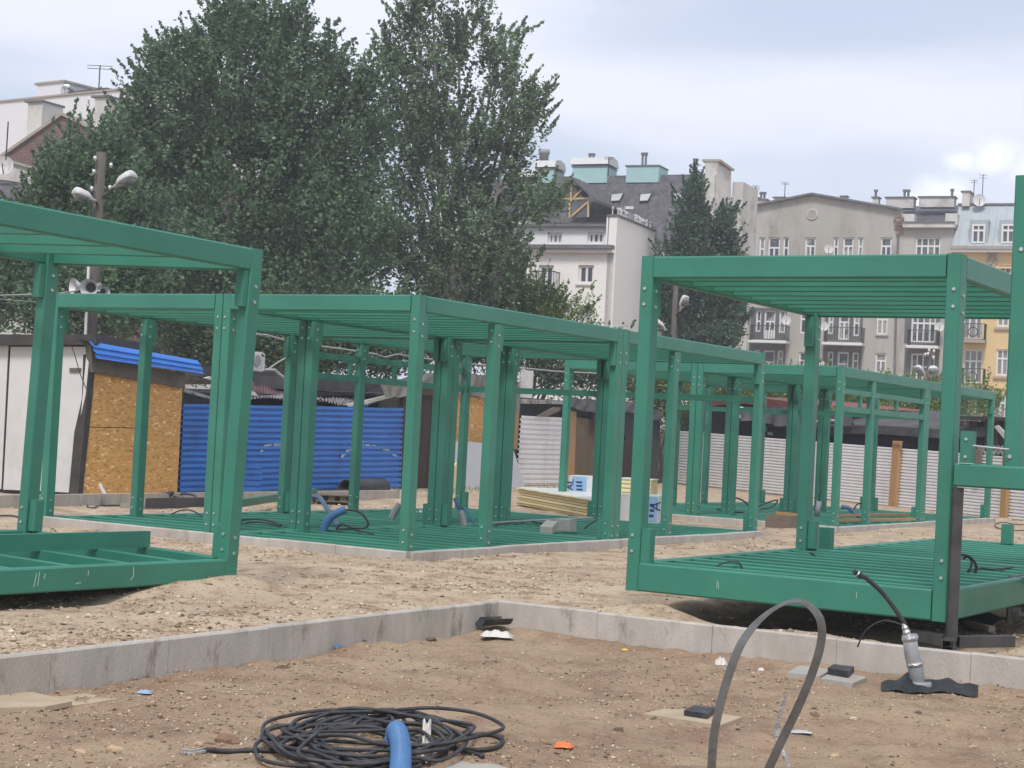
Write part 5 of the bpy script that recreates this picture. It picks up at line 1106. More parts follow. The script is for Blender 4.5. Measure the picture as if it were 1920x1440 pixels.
def tree(name, label, cat, Y, base_px, blobs_px, n, size, material, bark, seed, trunk_r=.25, depth=.8, group=None, sg=.34, limbs=True, trunks=1, twig=0, shell=.55, stretch=1.4):
    b0 = at_y(base_px, 800, Y); base = Vector((b0.x, Y, -.15)); t = thing(name, label, cat, base, 0, group); k_ = Y/F; blobs = []
    for (x, y, rx, ry) in blobs_px:
        dY = random.uniform(-.5, .5)*rx*k_*depth; c = at_y(x, y, Y+dY); blobs.append(((c.x, c.y, c.z), (rx*k_, max(rx*k_*depth, .3), ry*k_), (rx*ry)**.8*max(rx, 10)**.35))
    leaves('crown', blobs, n, size, material, t, seed, sg=sg, shell=shell, stretch=stretch)
    if trunks:
        top = max(b[0][2] for b in blobs); mid = Vector((base.x, base.y, top*.35)); mb = MB(); mb.tube([base, base.lerp(mid, .5)+Vector((.1, 0, 0)), mid], [trunk_r*1.2, trunk_r, trunk_r*.75], 8); mb.build('trunk', bark, t)
        if limbs:
            for b in sorted(blobs, key=lambda q: -q[2])[:14]:
                c = Vector(b[0]); st = base.lerp(mid, random.uniform(.6, 1)); m1 = st.lerp(c, .5) + Vector((random.uniform(-.3, .3), 0, random.uniform(.1, .6)))
                tp = c + Vector((random.uniform(-.3, .3)*b[1][0], 0, b[1][2]*.75)); mb = MB(); mb.tube([st, m1, c, tp], [trunk_r*.5, trunk_r*.36, trunk_r*.22, .02], 6); mb.build('limb', bark, t)
                if twig:
                    mb = MB()
                    for q in range(twig):
                        s_ = m1.lerp(c, random.random()) if q % 2 else c.lerp(tp, random.random()*.7); d = Vector((random.uniform(-1, 1), random.uniform(-1, 1), random.uniform(.2, 1.2))).normalized(); e = s_ + d*b[1][0]*random.uniform(.5, .95); mb.tube([s_, s_.lerp(e, .5)+Vector((0, 0, .1)), e], [.05, .03, .012], 5)
                    mb.build('twigs', bark, t, kind='stuff')
    return t
tree('broadleaf_tree', 'huge dark green tree filling the left background behind the huts', 'tree', 54, 470,
     [(450, 170, 120, 140), (345, 230, 105, 130), (560, 210, 100, 150), (640, 300, 85, 150), (450, 400, 220, 190), (255, 350, 75, 140), (600, 460, 140, 150), (330, 520, 170, 130), (520, 600, 200, 100), (440, 55, 45, 55), (500, 45, 45, 50), (545, 75, 35, 65), (610, 130, 26, 70), (265, 160, 20, 60), (330, 120, 34, 45), (370, 95, 30, 45), (685, 190, 32, 80), (655, 165, 25, 60), (235, 220, 15, 40), (470, 20, 22, 30), (555, 35, 14, 35), (300, 110, 16, 30), (405, 60, 18, 40)], 190000, .11, LEAF_D, BARK, 31, .38, sg=.17)
tree('broadleaf_tree', 'lower dark green tree at left, in front of the brick gable house', 'tree', 47, 150,
     [(150, 345, 75, 70), (115, 420, 85, 90), (215, 440, 95, 120), (130, 262, 10, 45), (187, 262, 9, 40), (160, 280, 30, 30), (90, 315, 14, 35), (205, 320, 45, 60), (60, 500, 90, 80), (170, 560, 130, 70), (20, 560, 80, 60), (-20, 470, 60, 100)], 85000, .095, LEAF_D, BARK, 32, .2, sg=.15)
tree('birch_tree', 'tall airy birch with pale branches reaching right over the cream house', 'tree', 58, 850,
     [(800, 150, 80, 130), (860, 60, 50, 60), (780, 30, 40, 60), (930, 110, 50, 50), (960, 190, 60, 50), (950, 255, 75, 45), (850, 300, 95, 110), (760, 260, 60, 140), (900, 420, 80, 80), (1000, 380, 55, 35), (860, 510, 120, 90), (760, 450, 90, 120), (940, 500, 60, 70), (1005, 205, 28, 40), (740, 100, 26, 70), (970, 75, 15, 22), (1040, 375, 26, 22), (900, 20, 25, 40), (810, -20, 50, 50), (970, 300, 30, 28), (965, 345, 35, 30)], 72000, .11, LEAF_B, BIRCH, 33, .19, sg=.15, twig=7, shell=.2)
tree('evergreen_tree', 'dark pointed evergreen in front of the grey gable', 'tree', 76, 1310,
     [(1303, 340, 6, 16), (1302, 358, 13, 26), (1300, 385, 24, 35), (1298, 430, 42, 42), (1292, 490, 60, 45), (1300, 545, 75, 55), (1362, 405, 14, 22), (1355, 440, 27, 35), (1350, 500, 38, 50), (1345, 590, 52, 52), (1275, 600, 45, 60), (1330, 640, 60, 40), (1385, 600, 16, 14)], 60000, .12, LEAF_C, BARK, 34, .25, sg=.15, shell=.4)
tree('small_tree', 'bright green young tree below the birch before the cream house', 'tree', 60, 990,
     [(985, 560, 55, 28), (940, 565, 50, 35), (1040, 582, 28, 16), (1085, 590, 14, 9), (1110, 606, 9, 8), (1000, 610, 70, 30), (1102, 585, 5, 8)], 22000, .075, LEAF_L, BARK, 35, .1, sg=.16)
for k_, (Y, bx, bl, lb, mt, n_) in enumerate([
    (52, 660, [(560, 640, 90, 60), (660, 640, 90, 60), (740, 650, 80, 60), (480, 640, 80, 60), (380, 640, 90, 60), (620, 600, 80, 50)], 'dense dark bush behind the blue fence', LEAF_D, 40000),
    (60, 900, [(830, 620, 70, 60), (910, 640, 80, 60), (990, 650, 60, 50), (870, 560, 80, 50), (1040, 690, 50, 40), (1100, 700, 50, 40), (1140, 690, 40, 35)], 'dark bush behind the tarpaulin huts in the middle', LEAF_D, 32000),
    (62, 1240, [(1235, 735, 30, 28), (1275, 740, 26, 22), (1200, 730, 25, 40), (1250, 780, 30, 30)], 'sparse light bush beside the black cloth hut', LEAF_L, 6000),
    (70, 1430, [(1400, 745, 40, 14), (1460, 745, 40, 14), (1500, 752, 30, 14), (1340, 745, 30, 14)], 'light green hedge showing above the red roof', LEAF_L, 9000),
    (72, 1640, [(1560, 750, 40, 30), (1630, 760, 40, 28), (1700, 765, 40, 28), (1740, 760, 30, 34)], 'yellowish green hedge behind the grey felt roof shed', LEAF_L, 12000),
    (74, 1850, [(1840, 765, 16, 24), (1860, 770, 14, 20), (1800, 770, 20, 20)], 'small light bush before the yellow tenement', LEAF_L, 3000)]):
    tree('bush', lb, 'bush', Y, bx, bl, int(n_*1.5), .09, mt, BARK, 50+k_, .08, limbs=True, sg=.22)
grass_pts = []
def tufts(name, label, pts, n, h, material, seed):
    r = random.Random(seed); mb = MB()
    for i in range(n):
        x, y = r.choice(pts) if False else pts[0]; x = r.uniform(pts[0][0], pts[1][0]); y = r.uniform(pts[0][1], pts[1][1]); p = at_z(x, y, -.1); p.z = float(hgt(p.x, p.y)); d = Vector((r.uniform(-.4, .4), r.uniform(-.4, .4), 1))*h*r.uniform(.5, 1.2)
        mb.add([p-Vector((.012, 0, 0)), p+Vector((.012, 0, 0)), p+d], [(0, 1, 2)])
    o = mb.build(name, material, None, kind='stuff'); o['label'] = label; o['category'] = 'grass'
tufts('grass', 'thin weeds along the foot of the blue fence and huts', [(150, 924), (1100, 914)], 900, .09, LEAF_B, 3)

# ------------------------------------------------------------------ loose things in the foreground pit
PZ = -.30
def gp(x, y, lift=0.0, z=PZ):
    p = at_z(x, y, z); p.z = float(hgt(p.x, p.y)) + lift; return p
def spline(pts, k=8):
    pts = [Vector(p) for p in pts]; q = [pts[0]] + pts + [pts[-1]]; out_ = []
    for i in range(1, len(q)-2):
        for j in range(k):
            t_ = j/k; a, b, c, d = q[i-1:i+3]
            out_.append(.5*((2*b) + (c-a)*t_ + (2*a-5*b+4*c-d)*t_*t_ + (3*b-a-3*c+d)*t_**3))
    out_.append(pts[-1]); return out_
def ribbon(name, px, Y0, Y1, width, label, material, dep=.6, taper=None):
    n_ = len(px); P3 = spline([at_y(x, y, Y0+(Y1-Y0)*i/(n_-1)) for i, (x, y) in enumerate(px)], 8); m_ = len(P3); vs = []
    for i, p in enumerate(P3):
        tg = (P3[min(i+1, m_-1)]-P3[max(i-1, 0)]).normalized(); vdir = (CAM-p).normalized(); lat = tg.cross(vdir).normalized()
        u = i/(m_-1); dd = dep if not callable(dep) else dep(u); wd = (lat*(1-dd) + vdir*dd).normalized(); wd = (wd - tg*wd.dot(tg)).normalized(); nn2 = tg.cross(wd); w_ = width*(1 if taper is None else taper(u))
        for a, b in ((-1, -1), (1, -1), (1, 1), (-1, 1)): vs.append(p + wd*(w_/2*a) + nn2*(.002*b))
    fs = [(i*4+k, i*4+(k+1) % 4, (i+1)*4+(k+1) % 4, (i+1)*4+k) for i in range(m_-1) for k in range(4)] + [(0, 1, 2, 3), (m_*4-4, m_*4-3, m_*4-2, m_*4-1)]
    return MB().add(vs, fs).build(name, material, None, label=label, cat='steel strap')
ribbon('steel_strap', [(1331, 1500), (1334, 1440), (1340, 1370), (1356, 1300), (1380, 1228), (1402, 1188), (1432, 1156), (1465, 1134), (1495, 1127), (1520, 1138), (1537, 1160), (1541, 1190), (1534, 1228), (1516, 1280), (1492, 1335), (1466, 1388), (1442, 1440), (1415, 1500)], 8.75, 8.75, .044, 'grey galvanised steel strap bent into a tall loop in the foreground', STRAP, lambda u: .25+.45*math.exp(-((u-.42)/.12)**2))
ribbon('steel_strap', [(1474, 1300), (1464, 1335), (1457, 1370), (1463, 1400), (1476, 1425), (1483, 1470)], 8.9, 8.9, .030, 'short thin pale strap curling up beside the tall strap loop', FOIL, .3, lambda u: .35+.65*math.sin(math.pi*min(1, u*1.1)))
# coil of black cable
rr = random.Random(5); c0 = gp(672, 1400); pts = []
t = thing('cable_coil', 'large tangled coil of black power cable lying in the foreground pit', 'cable', c0)
cx, cy, ang = 0, 0, 0
pts = []
for lp in range(17):
    ra = rr.uniform(.24, .54); rb = rr.uniform(.30, .72); ox, oy = rr.uniform(-.12, .20), rr.uniform(-.30, .26); tilt = rr.uniform(-.7, .7); zz = .016 + lp*.0042
    for k in range(11):
        a = 2*math.pi*k/11 + lp*.25; x = ra*math.cos(a)*(1+.14*math.sin(2*a+lp*1.7)+.07*math.sin(5*a+lp)); y = rb*math.sin(a)*(1+.16*math.sin(3*a+lp*2.3))
        x, y = x*math.cos(tilt)-y*math.sin(tilt)*.5+ox, x*math.sin(tilt)*.6+y*math.cos(tilt)+oy
        pts.append(Vector((c0.x+x, c0.y+y, 0)) + Vector((0, 0, zz + rr.uniform(-.008, .012)+ .03*max(0, math.sin(a)))))
for p in pts: p.z += float(hgt(p.x, p.y))
MB().tube(spline(pts, 4), .0108, 7).build('cable', CABLE, t, True)
MB().tube(spline([gp(560, 1405, .03), gp(520, 1412, .015), gp(480, 1411, .014), gp(430, 1409, .014), gp(385, 1410, .014)], 6), .0135, 7).build('tail', CABLE, t, True)
MB().tube(spline([gp(386, 1409, .018), gp(360, 1410, .012), gp(335, 1408, .02)], 5), .006, 5).build('bare_core', FOIL, t); MB().tube(spline([gp(386, 1411, .012), gp(362, 1414, .01), gp(338, 1413, .012)], 5), .006, 5).build('bare_core', FOIL, t)
MB().tube(spline([gp(800, 1385, .05), gp(850, 1391, .02), gp(900, 1391, .014), gp(935, 1397, .014), gp(940, 1407, .014), gp(920, 1415, .014), gp(870, 1412, .014), gp(820, 1400, .03)], 8), .0125, 7).build('tail', CABLE, t, True)
MB().tube(spline([gp(780, 1370, .06), gp(815, 1395, .03), gp(860, 1412, .014), gp(905, 1428, .014)], 8), .0125, 7).build('tail', CABLE, t, True)
def hose(name, pts, r, material, label, ribs=.012, cat='hose', parent=None, amp=.12, n=12):
    P3 = spline(pts, 10); L_ = [0]
    for a, b in zip(P3[:-1], P3[1:]): L_.append(L_[-1]+(b-a).length)
    m_ = int(L_[-1]/ribs*4); Q = []; rs = []; j = 0
    for i in range(m_+1):
        s_ = L_[-1]*i/m_
        while j < len(L_)-2 and L_[j+1] < s_: j += 1
        f = (s_-L_[j])/max(1e-6, L_[j+1]-L_[j]); Q.append(P3[j].lerp(P3[j+1], f)); rs.append(r*(1-amp*(0, 0, .7, 1)[i % 4]))
    return MB().tube(Q, rs, n).build(name, material, parent, amp < .1, label=label, cat=cat)
a = gp(746, 1408); b = gp(768, 1475)
hose('corrugated_hose', [a, a+Vector((-.02, .0, .05)), a+Vector((-.015, -.04, .11)), a+Vector((.0, -.18, .145)), a+Vector((.035, -.42, .12)), a+Vector((.06, -.8, .07)), a+Vector((.07, -1.2, .05))], .054, BLUEP, 'blue corrugated hose rising out of the coil of black cable', .036, amp=.22, n=20)
MB().grid(lambda u, v: gp(790+u*16, 1400+v*30, .03+.10*(1-v)+.015*math.sin(u*9+v*12)) , 8, 8).build('plastic_scrap', BIN, None, label='crumpled clear plastic scrap right of the blue hose in the coil', cat='scrap')
def slab_at(px, th, lift, material, name, label, cat, group=None, z=PZ, parent=None):
    c = [gp(x, y, 0, z) for x, y in px]; zz = sum(p.z for p in c)/len(c) + lift; top = [Vector((p.x, p.y, zz)) for p in c]
    o = MB().poly(top, Vector((0, 0, -th))).build(name, material, parent, label=label, cat=cat, group=group); o['kind'] = 'thing'; return o
SANDSL = mat('sandy_slab', (.40, .32, .22), .95, .12, 5, .2, 50)
slab_at([(1474, 1272), (1500, 1258), (1560, 1266), (1537, 1279)], .05, .025, CONC_L, 'paving_slab', 'pale paving slab by the right kerb, left of the pair', 'paving slab')
slab_at([(1538, 1281), (1562, 1267), (1626, 1279), (1598, 1291)], .05, .028, CONC_L, 'paving_slab', 'pale paving slab by the right kerb, right of the pair', 'paving slab')
slab_at([(1551, 1274), (1562, 1266), (1601, 1271), (1590, 1281)], .045, .07, CABLE, 'rubber_pad', 'black rubber pad lying on the pair of slabs by the right kerb', 'rubber pad')
slab_at([(1204, 1339), (1255, 1327), (1392, 1345), (1350, 1361)], .05, .018, SANDSL, 'paving_slab', 'long sandy paving slab half buried left of the strap loop', 'paving slab')
slab_at([(1282, 1343), (1301, 1333), (1342, 1338), (1326, 1350)], .04, .055, CABLE, 'rubber_pad', 'black rubber pad lying on the half buried slab by the strap', 'rubber pad')
slab_at([(-60, 1308), (60, 1302), (135, 1320), (85, 1330), (-60, 1334)], .03, -.012, SANDSL, 'paving_slab', 'sand covered paving slab under the left kerb, at the frame edge', 'paving slab')
slab_at([(62, 1302), (150, 1294), (222, 1306), (138, 1319)], .03, -.004, SANDSL, 'paving_slab', 'sand covered paving slab under the left kerb, second from the edge', 'paving slab')
slab_at([(830, 1440), (862, 1426), (925, 1432), (985, 1450), (830, 1470)], .05, .02, CONC_L, 'paving_slab', 'pale slab at the bottom edge right of the cable coil', 'paving slab')
# grey conduit with cable
a = gp(1724, 1288); top = at_y(1705, 1190, a.y-.02)
t = thing('conduit', 'bent grey plastic conduit taped with foil, standing in the pit by the kerb', 'conduit', a)
MB().tube([a-Vector((0, 0, .1)), a.lerp(top, .35), a.lerp(top, .6)+Vector((-.01, 0, 0)), top], [.058, .057, .055, .054], 16).build('pipe', GREYP, t, True)
MB().tube([a+Vector((0, 0, .0)), a+Vector((0, 0, .05))], [.095, .085], 18).build('collar', GREYP, t, True)
MB().tube([a.lerp(top, .42), a.lerp(top, .46), a.lerp(top, .5)], [.061, .066, .061], 14).build('tape', FOIL, t); MB().tube([a.lerp(top, .90), a.lerp(top, .94), a.lerp(top, .99)], [.058, .063, .058], 14).build('tape', FOIL, t)
Yt = top.y
MB().tube(spline([top-Vector((0, 0, .05)), at_y(1697, 1172, Yt), at_y(1680, 1145, Yt-.02), at_y(1655, 1112, Yt-.05), at_y(1625, 1085, Yt-.08), at_y(1612, 1078, Yt-.1)], 6), .017, 8).build('cable', CABLE, t, True)
MB().tube([at_y(1616, 1081, Yt-.09), at_y(1608, 1076, Yt-.1), at_y(1606, 1074.5, Yt-.1), at_y(1601, 1071, Yt-.11)], [.021, .025, .018, .018], 8).build('connector', CABLE, t)
MB().tube([at_y(1608.5, 1076.5, Yt-.1), at_y(1606.5, 1075, Yt-.1)], .0265, 8).build('ring', FOIL, t)
MB().tube(spline([top-Vector((0, 0, .03)), at_y(1698, 1180, Yt), at_y(1694, 1168, Yt)], 4), [.03, .034, .026, .03, .022, .026, .02, .018, .015], 9).build('foil_wrap', FOIL, t)
MB().tube(spline([at_y(1700, 1180, Yt), at_y(1682, 1168, Yt), at_y(1655, 1164, Yt+.05), at_y(1630, 1176, Yt+.1), at_y(1616, 1194, Yt+.15), at_y(1608, 1213, Yt+.2)], 6), .006, 6).build('thin_cable', CABLE, t)
def sheetf(u, v):
    p0 = gp(1652+u*182, 1292+u*8-(1-v)*9, 0); k = math.exp(-((u-.27)/.16)**2) + .55*math.exp(-((u-.66)/.2)**2)
    return p0 + Vector((0, 0, .008 + (.085*k*(1-v) + .012*(1+math.sin(u*29+v*3))*(1-.5*v))*math.sin(math.pi*min(1, max(0, u)))**.4))
MB().grid(sheetf, 40, 8).build('tarp_sheet', TARP, None, label='crumpled black plastic sheet lying round the foot of the grey conduit', cat='plastic sheet')
# small litter
def crumple(x, y, w, d, h, seed, material, name, label, cat, lift=.0, z=PZ):
    r = random.Random(seed); c = gp(x, y, 0, z); n_ = 14; vs = []; ph = [r.uniform(0, 6) for _ in range(6)]
    def fn(u, v):
        px_ = (u-.5)*w; py_ = (v-.5)*d; e = max(0, 1-((2*u-1)**2+(2*v-1)**2)); return Vector((c.x+px_+.06*w*math.sin(9*v+ph[0]), c.y+py_+.06*w*math.sin(8*u+ph[1]), c.z+lift+h*.75*e**.45*(.65+.35*math.sin(u*17+ph[2])*math.sin(v*13+ph[3]))+.006))
    return MB().grid(fn, n_, n_).build(name, material, None, label=label, cat=cat)
crumple(932, 1196, .26, .22, .07, 1, BIN, 'plastic_bag', 'crumpled off-white plastic bag at the inner kerb corner', 'bag')
crumple(1352, 1247, .09, .1, .09, 2, BIN, 'plastic_bag', 'small white plastic scrap by the right kerb', 'bag')
crumple(1427, 1259, .05, .06, .03, 4, BIN, 'plastic_scrap', 'tiny white scrap below the right kerb', 'scrap')
crumple(1056, 1409, .10, .10, .04, 5, ORANGE, 'plastic_scrap', 'small orange plastic scrap on the brown soil in front', 'scrap')
crumple(1172, 1219, .05, .04, .02, 6, mat('yellow_plastic', (.7, .5, .06), .5, .1, 9), 'plastic_scrap', 'tiny yellow scrap near the right kerb', 'scrap')
crumple(632, 1224, .05, .05, .03, 7, BLUEP, 'plastic_scrap', 'small blue scrap near the left kerb', 'scrap')
crumple(272, 1297, .09, .08, .03, 8, mat('pale_blue_plastic', (.28, .38, .48), .5, .1, 9), 'plastic_scrap', 'pale blue plastic scrap near the left kerb', 'scrap')
crumple(530, 1254, .10, .08, .035, 9, ST_D, 'debris', 'little heap of brown leaves against the left kerb', 'debris')
crumple(1500, 1367, .14, .10, .015, 10, mat('pale_film', (.42, .43, .44), .3, .1, 9), 'plastic_scrap', 'flat greyish film scrap right of the strap loop', 'scrap')
def rock(x, y, s, seed, label, material=ST_M, flat=.7, z=PZ):
    r = random.Random(seed); c = gp(x, y, 0, z); bm = bmesh.new(); bmesh.ops.create_icosphere(bm, subdivisions=2, radius=s)
    for v in bm.verts: k = 1+r.uniform(-.28, .22); v.co = Vector((v.co.x*k*1.25, v.co.y*k, v.co.z*k*flat))
    vs = [tuple(Vector(v.co)+c+Vector((0, 0, s*flat*.25))) for v in bm.verts]; fs = [tuple(v.index for v in f.verts) for f in bm.faces]; bm.free()
    return MB().add(vs, fs).build('stone', material, None, label=label, cat='stone')
RUST = mat('brick_chunk', (.22, .13, .085), .95, .2, 8, .4, 40)
rock(423, 1389, .055, 1, 'brown broken brick chunk left of the cable coil', RUST); rock(372, 1397, .022, 2, 'small pale stone left of the brown brick chunk'); rock(215, 1398, .035, 3, 'tan stone on the soil at lower left'); rock(150, 1404, .026, 12, 'low tan stone left of the other one at lower left')
rock(808, 1202, .035, 4, 'dark round stone beside the left kerb run', ST_D); rock(1527, 1340, .026, 5, 'brown lump of soil behind the strap loop', RUST); rock(1720, 1345, .02, 6, 'dark little stone right of the sand heap', ST_D); rock(1565, 1408, .026, 7, 'tan stone at the lower right behind the strap'); rock(1825, 1392, .022, 8, 'tan stone at the lower right corner of the pit')
rock(1600, 1350, .02, 9, 'pale stone on the sand heap', ST_L); rock(898, 1310, .03, 10, 'brown stone in the middle of the pit', RUST); rock(1160, 1378, .025, 11, 'small dark stone in the centre foreground', ST_D)
# curved black gutter piece at the kerb corner
a = gp(897, 1188, .03); b = gp(950, 1186, .03); ax = (b-a).normalized(); nrm = ax.cross(Vector((0, 0, 1)))
def gut(u, v):
    q = math.pi*(.05+.9*v); return a.lerp(b, u) + nrm*(math.cos(q)*.085) + Vector((0, 0, .085-.075*math.sin(q)))
MB().grid(gut, 8, 10).build('gutter_piece', CABLE, None, label='short black plastic gutter piece at the inner kerb corner', cat='gutter piece')

# ------------------------------------------------------------------ things lying on the upper ground and in the frames
def up_(x, y, lift=0.0, z=-.1): return gp(x, y, lift, z)
def cable(label, pts, r=.012, z=-.1, lift=.012, material=CABLE, lifts=None):
    P3 = []
    for i, (x, y) in enumerate(pts):
        p = at_z(x, y, z); p.z = z + lift + (lifts[i] if lifts else 0)
        if lifts and lifts[i]: p = at_y(x, y, at_z(*pts[i], z).y if lifts[i] < .001 else P3[-1].y); 
        P3.append(p)
    return MB().tube(spline(P3, 6), r, 6).build('cable', material, None, label=label, cat='cable')
def arc(label, pts, Y, r=.012, material=CABLE, cat='cable', name='cable'):
    n_ = len(pts); P3 = [at_y(x, y, Y if not isinstance(Y, tuple) else Y[0]+(Y[1]-Y[0])*i/(n_-1)) for i, (x, y) in enumerate(pts)]
    return MB().tube(spline(P3, 6), r, 7).build(name, material, None, label=label, cat=cat)
yM = lambda x, y: at_z(x, y, 0).y
# left frame: hose end and cable
p = at_z(58, 1003, .12); hose('corrugated_hose', [at_y(55, 1004, 17.0), at_y(62, 994, 17.0), at_y(68, 986, 17.1)], .05, BLUEP, 'short blue corrugated hose end in the left floor frame', .022)
arc('thin black cable arching into the left floor frame', [(-30, 968), (20, 967), (38, 972), (52, 980), (60, 990)], 17.0, .009)
# manhole ring slab, cables and stick near the huts
t = thing('manhole_slab', 'dark square concrete slab with a loop of cable on it near the strand board hut', 'slab', at_z(310, 950, -.1))
DSL = mat('dark_slab', (.075, .07, .07), .9, .2, 4, .2, 30)
c = [at_z(272, 954, -.1), at_z(344, 952, -.1)]; MB().poly([c[0], c[1], c[1]+DB*1.0+Vector((0, 0, 0)), c[0]+DB*1.0], Vector((0, 0, .17))).build('slab', DSL, t)
c = [at_z(225, 953, -.1), at_z(286, 953, -.1)]; MB().poly([c[0], c[1], c[1]+DB*.5, c[0]+DB*.5], Vector((0, 0, .08))).build('small_slab', CONC, t)
Yh = at_z(310, 948, -.1).y
arc('black cable loops lying on the dark slab near the hut', [(255, 935), (300, 926), (325, 924), (303, 942), (318, 930), (345, 938), (362, 944), (366, 930), (340, 926), (330, 938), (380, 948), (400, 950)], (Yh+.4, Yh+.9), .02)
cable('thin black cable loop on the gravel left of the dark slab', [(230, 949), (205, 949), (188, 950), (175, 954), (164, 952), (168, 947), (185, 947), (196, 950)], .014)
arc('short white stick standing against the foot of the strand board', [(187, 907), (192, 918), (200, 933)], 29.5, .03, WHITE_P, 'stick', 'stick')
arc('black cable arching over the floor joists left of the double post', [(320, 965), (335, 958), (348, 956), (362, 958), (378, 968)], yM(340, 966), .010)
p, q = at_z(402, 958, 0.02), at_z(590, 932, .0); MB().bar(Vector((p.x, p.y, .08)), Vector((q.x, q.y, .10)), .1, .12).build('steel_beam', GREEN, None, label='loose green steel beam lying behind the frames before the blue fence', cat='steel beam')
cable('pair of black cables lying on the joists behind the left foreground post', [(440, 978), (470, 975), (500, 977), (527, 986)], .016, 0); cable('black cable on the joists just below the other one', [(440, 990), (462, 982), (490, 981), (525, 988)], .012, 0)
# pallet
t = thing('pallet', 'weathered wooden pallet lying flat before the blue fence', 'pallet', at_z(640, 944, -.1)); o_ = at_z(592, 944, -.1); Xp = (at_z(672, 947, -.1)-o_).normalized(); Yp = Vector((-Xp.y, Xp.x, 0)); Lp = (at_z(672, 947, -.1)-o_).length
for i in range(3): MB().frame(o_+Xp*(Lp/2)+Yp*(.05+i*.5)+Vector((0, 0, .05)), Xp, Yp, Vector((0, 0, 1)), Lp/2, .05, .012).build('bottom_board', WOOD_O, t)
for i in range(4):
    for j in range(3): MB().frame(o_+Xp*(.08+i*(Lp-.16)/3)+Yp*(.05+j*.5)+Vector((0, 0, .105)), Xp, Yp, Vector((0, 0, 1)), .06, .05, .045).build('block', WOOD_O, t)
for i in range(8): MB().frame(o_+Xp*(.07+i*(Lp-.14)/7)+Yp*.55+Vector((0, 0, .17)), Yp, Xp, Vector((0, 0, 1)), .6, .055, .012).build('top_board', WOOD_O, t)
t = thing('pipe', 'fat black plastic pipe lying in front of the blue fence', 'pipe', at_z(680, 934, -.1)); a = at_z(648, 933, -.1)+Vector((0, 0, .19)); b = at_z(716, 930, -.1)+Vector((0, 0, .19)); d = (b-a).normalized()
k_ = 20; x_ = d.cross(Vector((0, 0, 1))).normalized(); z_ = x_.cross(d); vs = []
for P_, R_ in ((a, .165), (a, .19), (b, .19), (b, .165)):
    for i in range(k_): vs.append(P_ + x_*math.cos(6.2832*i/k_)*R_ + z_*math.sin(6.2832*i/k_)*R_)
MB().add(vs, [(r_*k_+i, r_*k_+(i+1) % k_, ((r_+1) % 4)*k_+(i+1) % k_, ((r_+1) % 4)*k_+i) for r_ in range(4) for i in range(k_)]).build('tube', CABLE, t, True)
slab_at([(626, 934), (650, 918), (655, 928), (650, 936)], .2, .18, FELT_B, 'rubber_sheet', 'folded black rubber piece at the left end of the fat pipe', 'rubber sheet', None, -.1)
# hoses in the middle frames
Yq = yM(610, 992)
hose('corrugated_hose', [at_y(605, 998, Yq), at_y(612, 980, Yq), at_y(625, 966, Yq), at_y(648, 955, Yq)], .055, BLUEP, 'thick blue hose curving up between the joists of the middle frames', .05, amp=.03)
arc('black cable hooking out of the thick blue hose', [(646, 956), (665, 957), (680, 965), (690, 980), (685, 989), (662, 990), (640, 983), (630, 994)], Yq, .016)
arc('thin grey blue pipe leaning from the loose green beam to the floor', [(586, 930), (600, 934), (612, 952), (634, 986)], (Yq+2.5, Yq+1), .035, mat('dull_blue_pipe', (.10, .17, .25), .5, .1, 6), 'pipe', 'pipe')
cable('black cable snaking across the joists below the blue hose', [(632, 994), (655, 993), (675, 997), (700, 1003)], .012, 0)
arc('grey plastic pipe end leaning out of the floor behind the corner post', [(734, 972), (741, 958), (750, 945)], yM(735, 980)+1, .055, GREYP, 'pipe', 'pipe')
crumple(789, 958, .22, .1, .25, 21, WHITE_P, 'paper', 'torn white paper scrap standing on the floor joists', 'paper', .1, 0)
arc('blue hose with a black end leaning in the second middle frame', [(852, 934), (856, 943), (862, 958), (868, 972)], yM(866, 985)+1.5, .028, BLUEP, 'hose', 'hose')
arc('grey conduit stub standing among the joists of the middle frames', [(863, 958), (867, 972), (870, 986)], yM(866, 990)+1, .055, GREYP, 'conduit', 'conduit')
arc('thin blue wire leaning beside the grey conduit stub', [(869, 950), (880, 966), (891, 985)], yM(866, 990)+1, .014, BLUEP)
t = arc('long pale steel rod lying on the joists of the middle frames', [(920, 981), (1000, 976), (1110, 971)], (yM(920, 985), yM(1110, 975)), .018, GREYP, 'rod', 'rod')
a = at_z(1060, 997, 0); MB().frame(a+Vector((0, 0, .1)), DA, DB, Vector((0, 0, 1)), .13, .1, .085).build('concrete_block', BLOCK, None, label='larger grey aerated block resting on the joists', cat='block')
a = at_z(1029, 998, 0); MB().frame(a+Vector((0, 0, .075)), DA, (DB*.8+Vector((0, 0, .4))).normalized(), Vector((0, 0, 1)), .10, .1, .05).build('concrete_block', BLOCK, None, label='smaller tilted grey block left of the aerated block', cat='block')
arc('black cables trailing from the joists to the double post', [(1095, 992), (1110, 980), (1125, 972), (1135, 969)], yM(1110, 990), .014)
cable('dark cable lying on the joists left of the grey blocks', [(930, 985), (960, 981), (990, 978), (1020, 984), (1042, 990)], .014, 0)
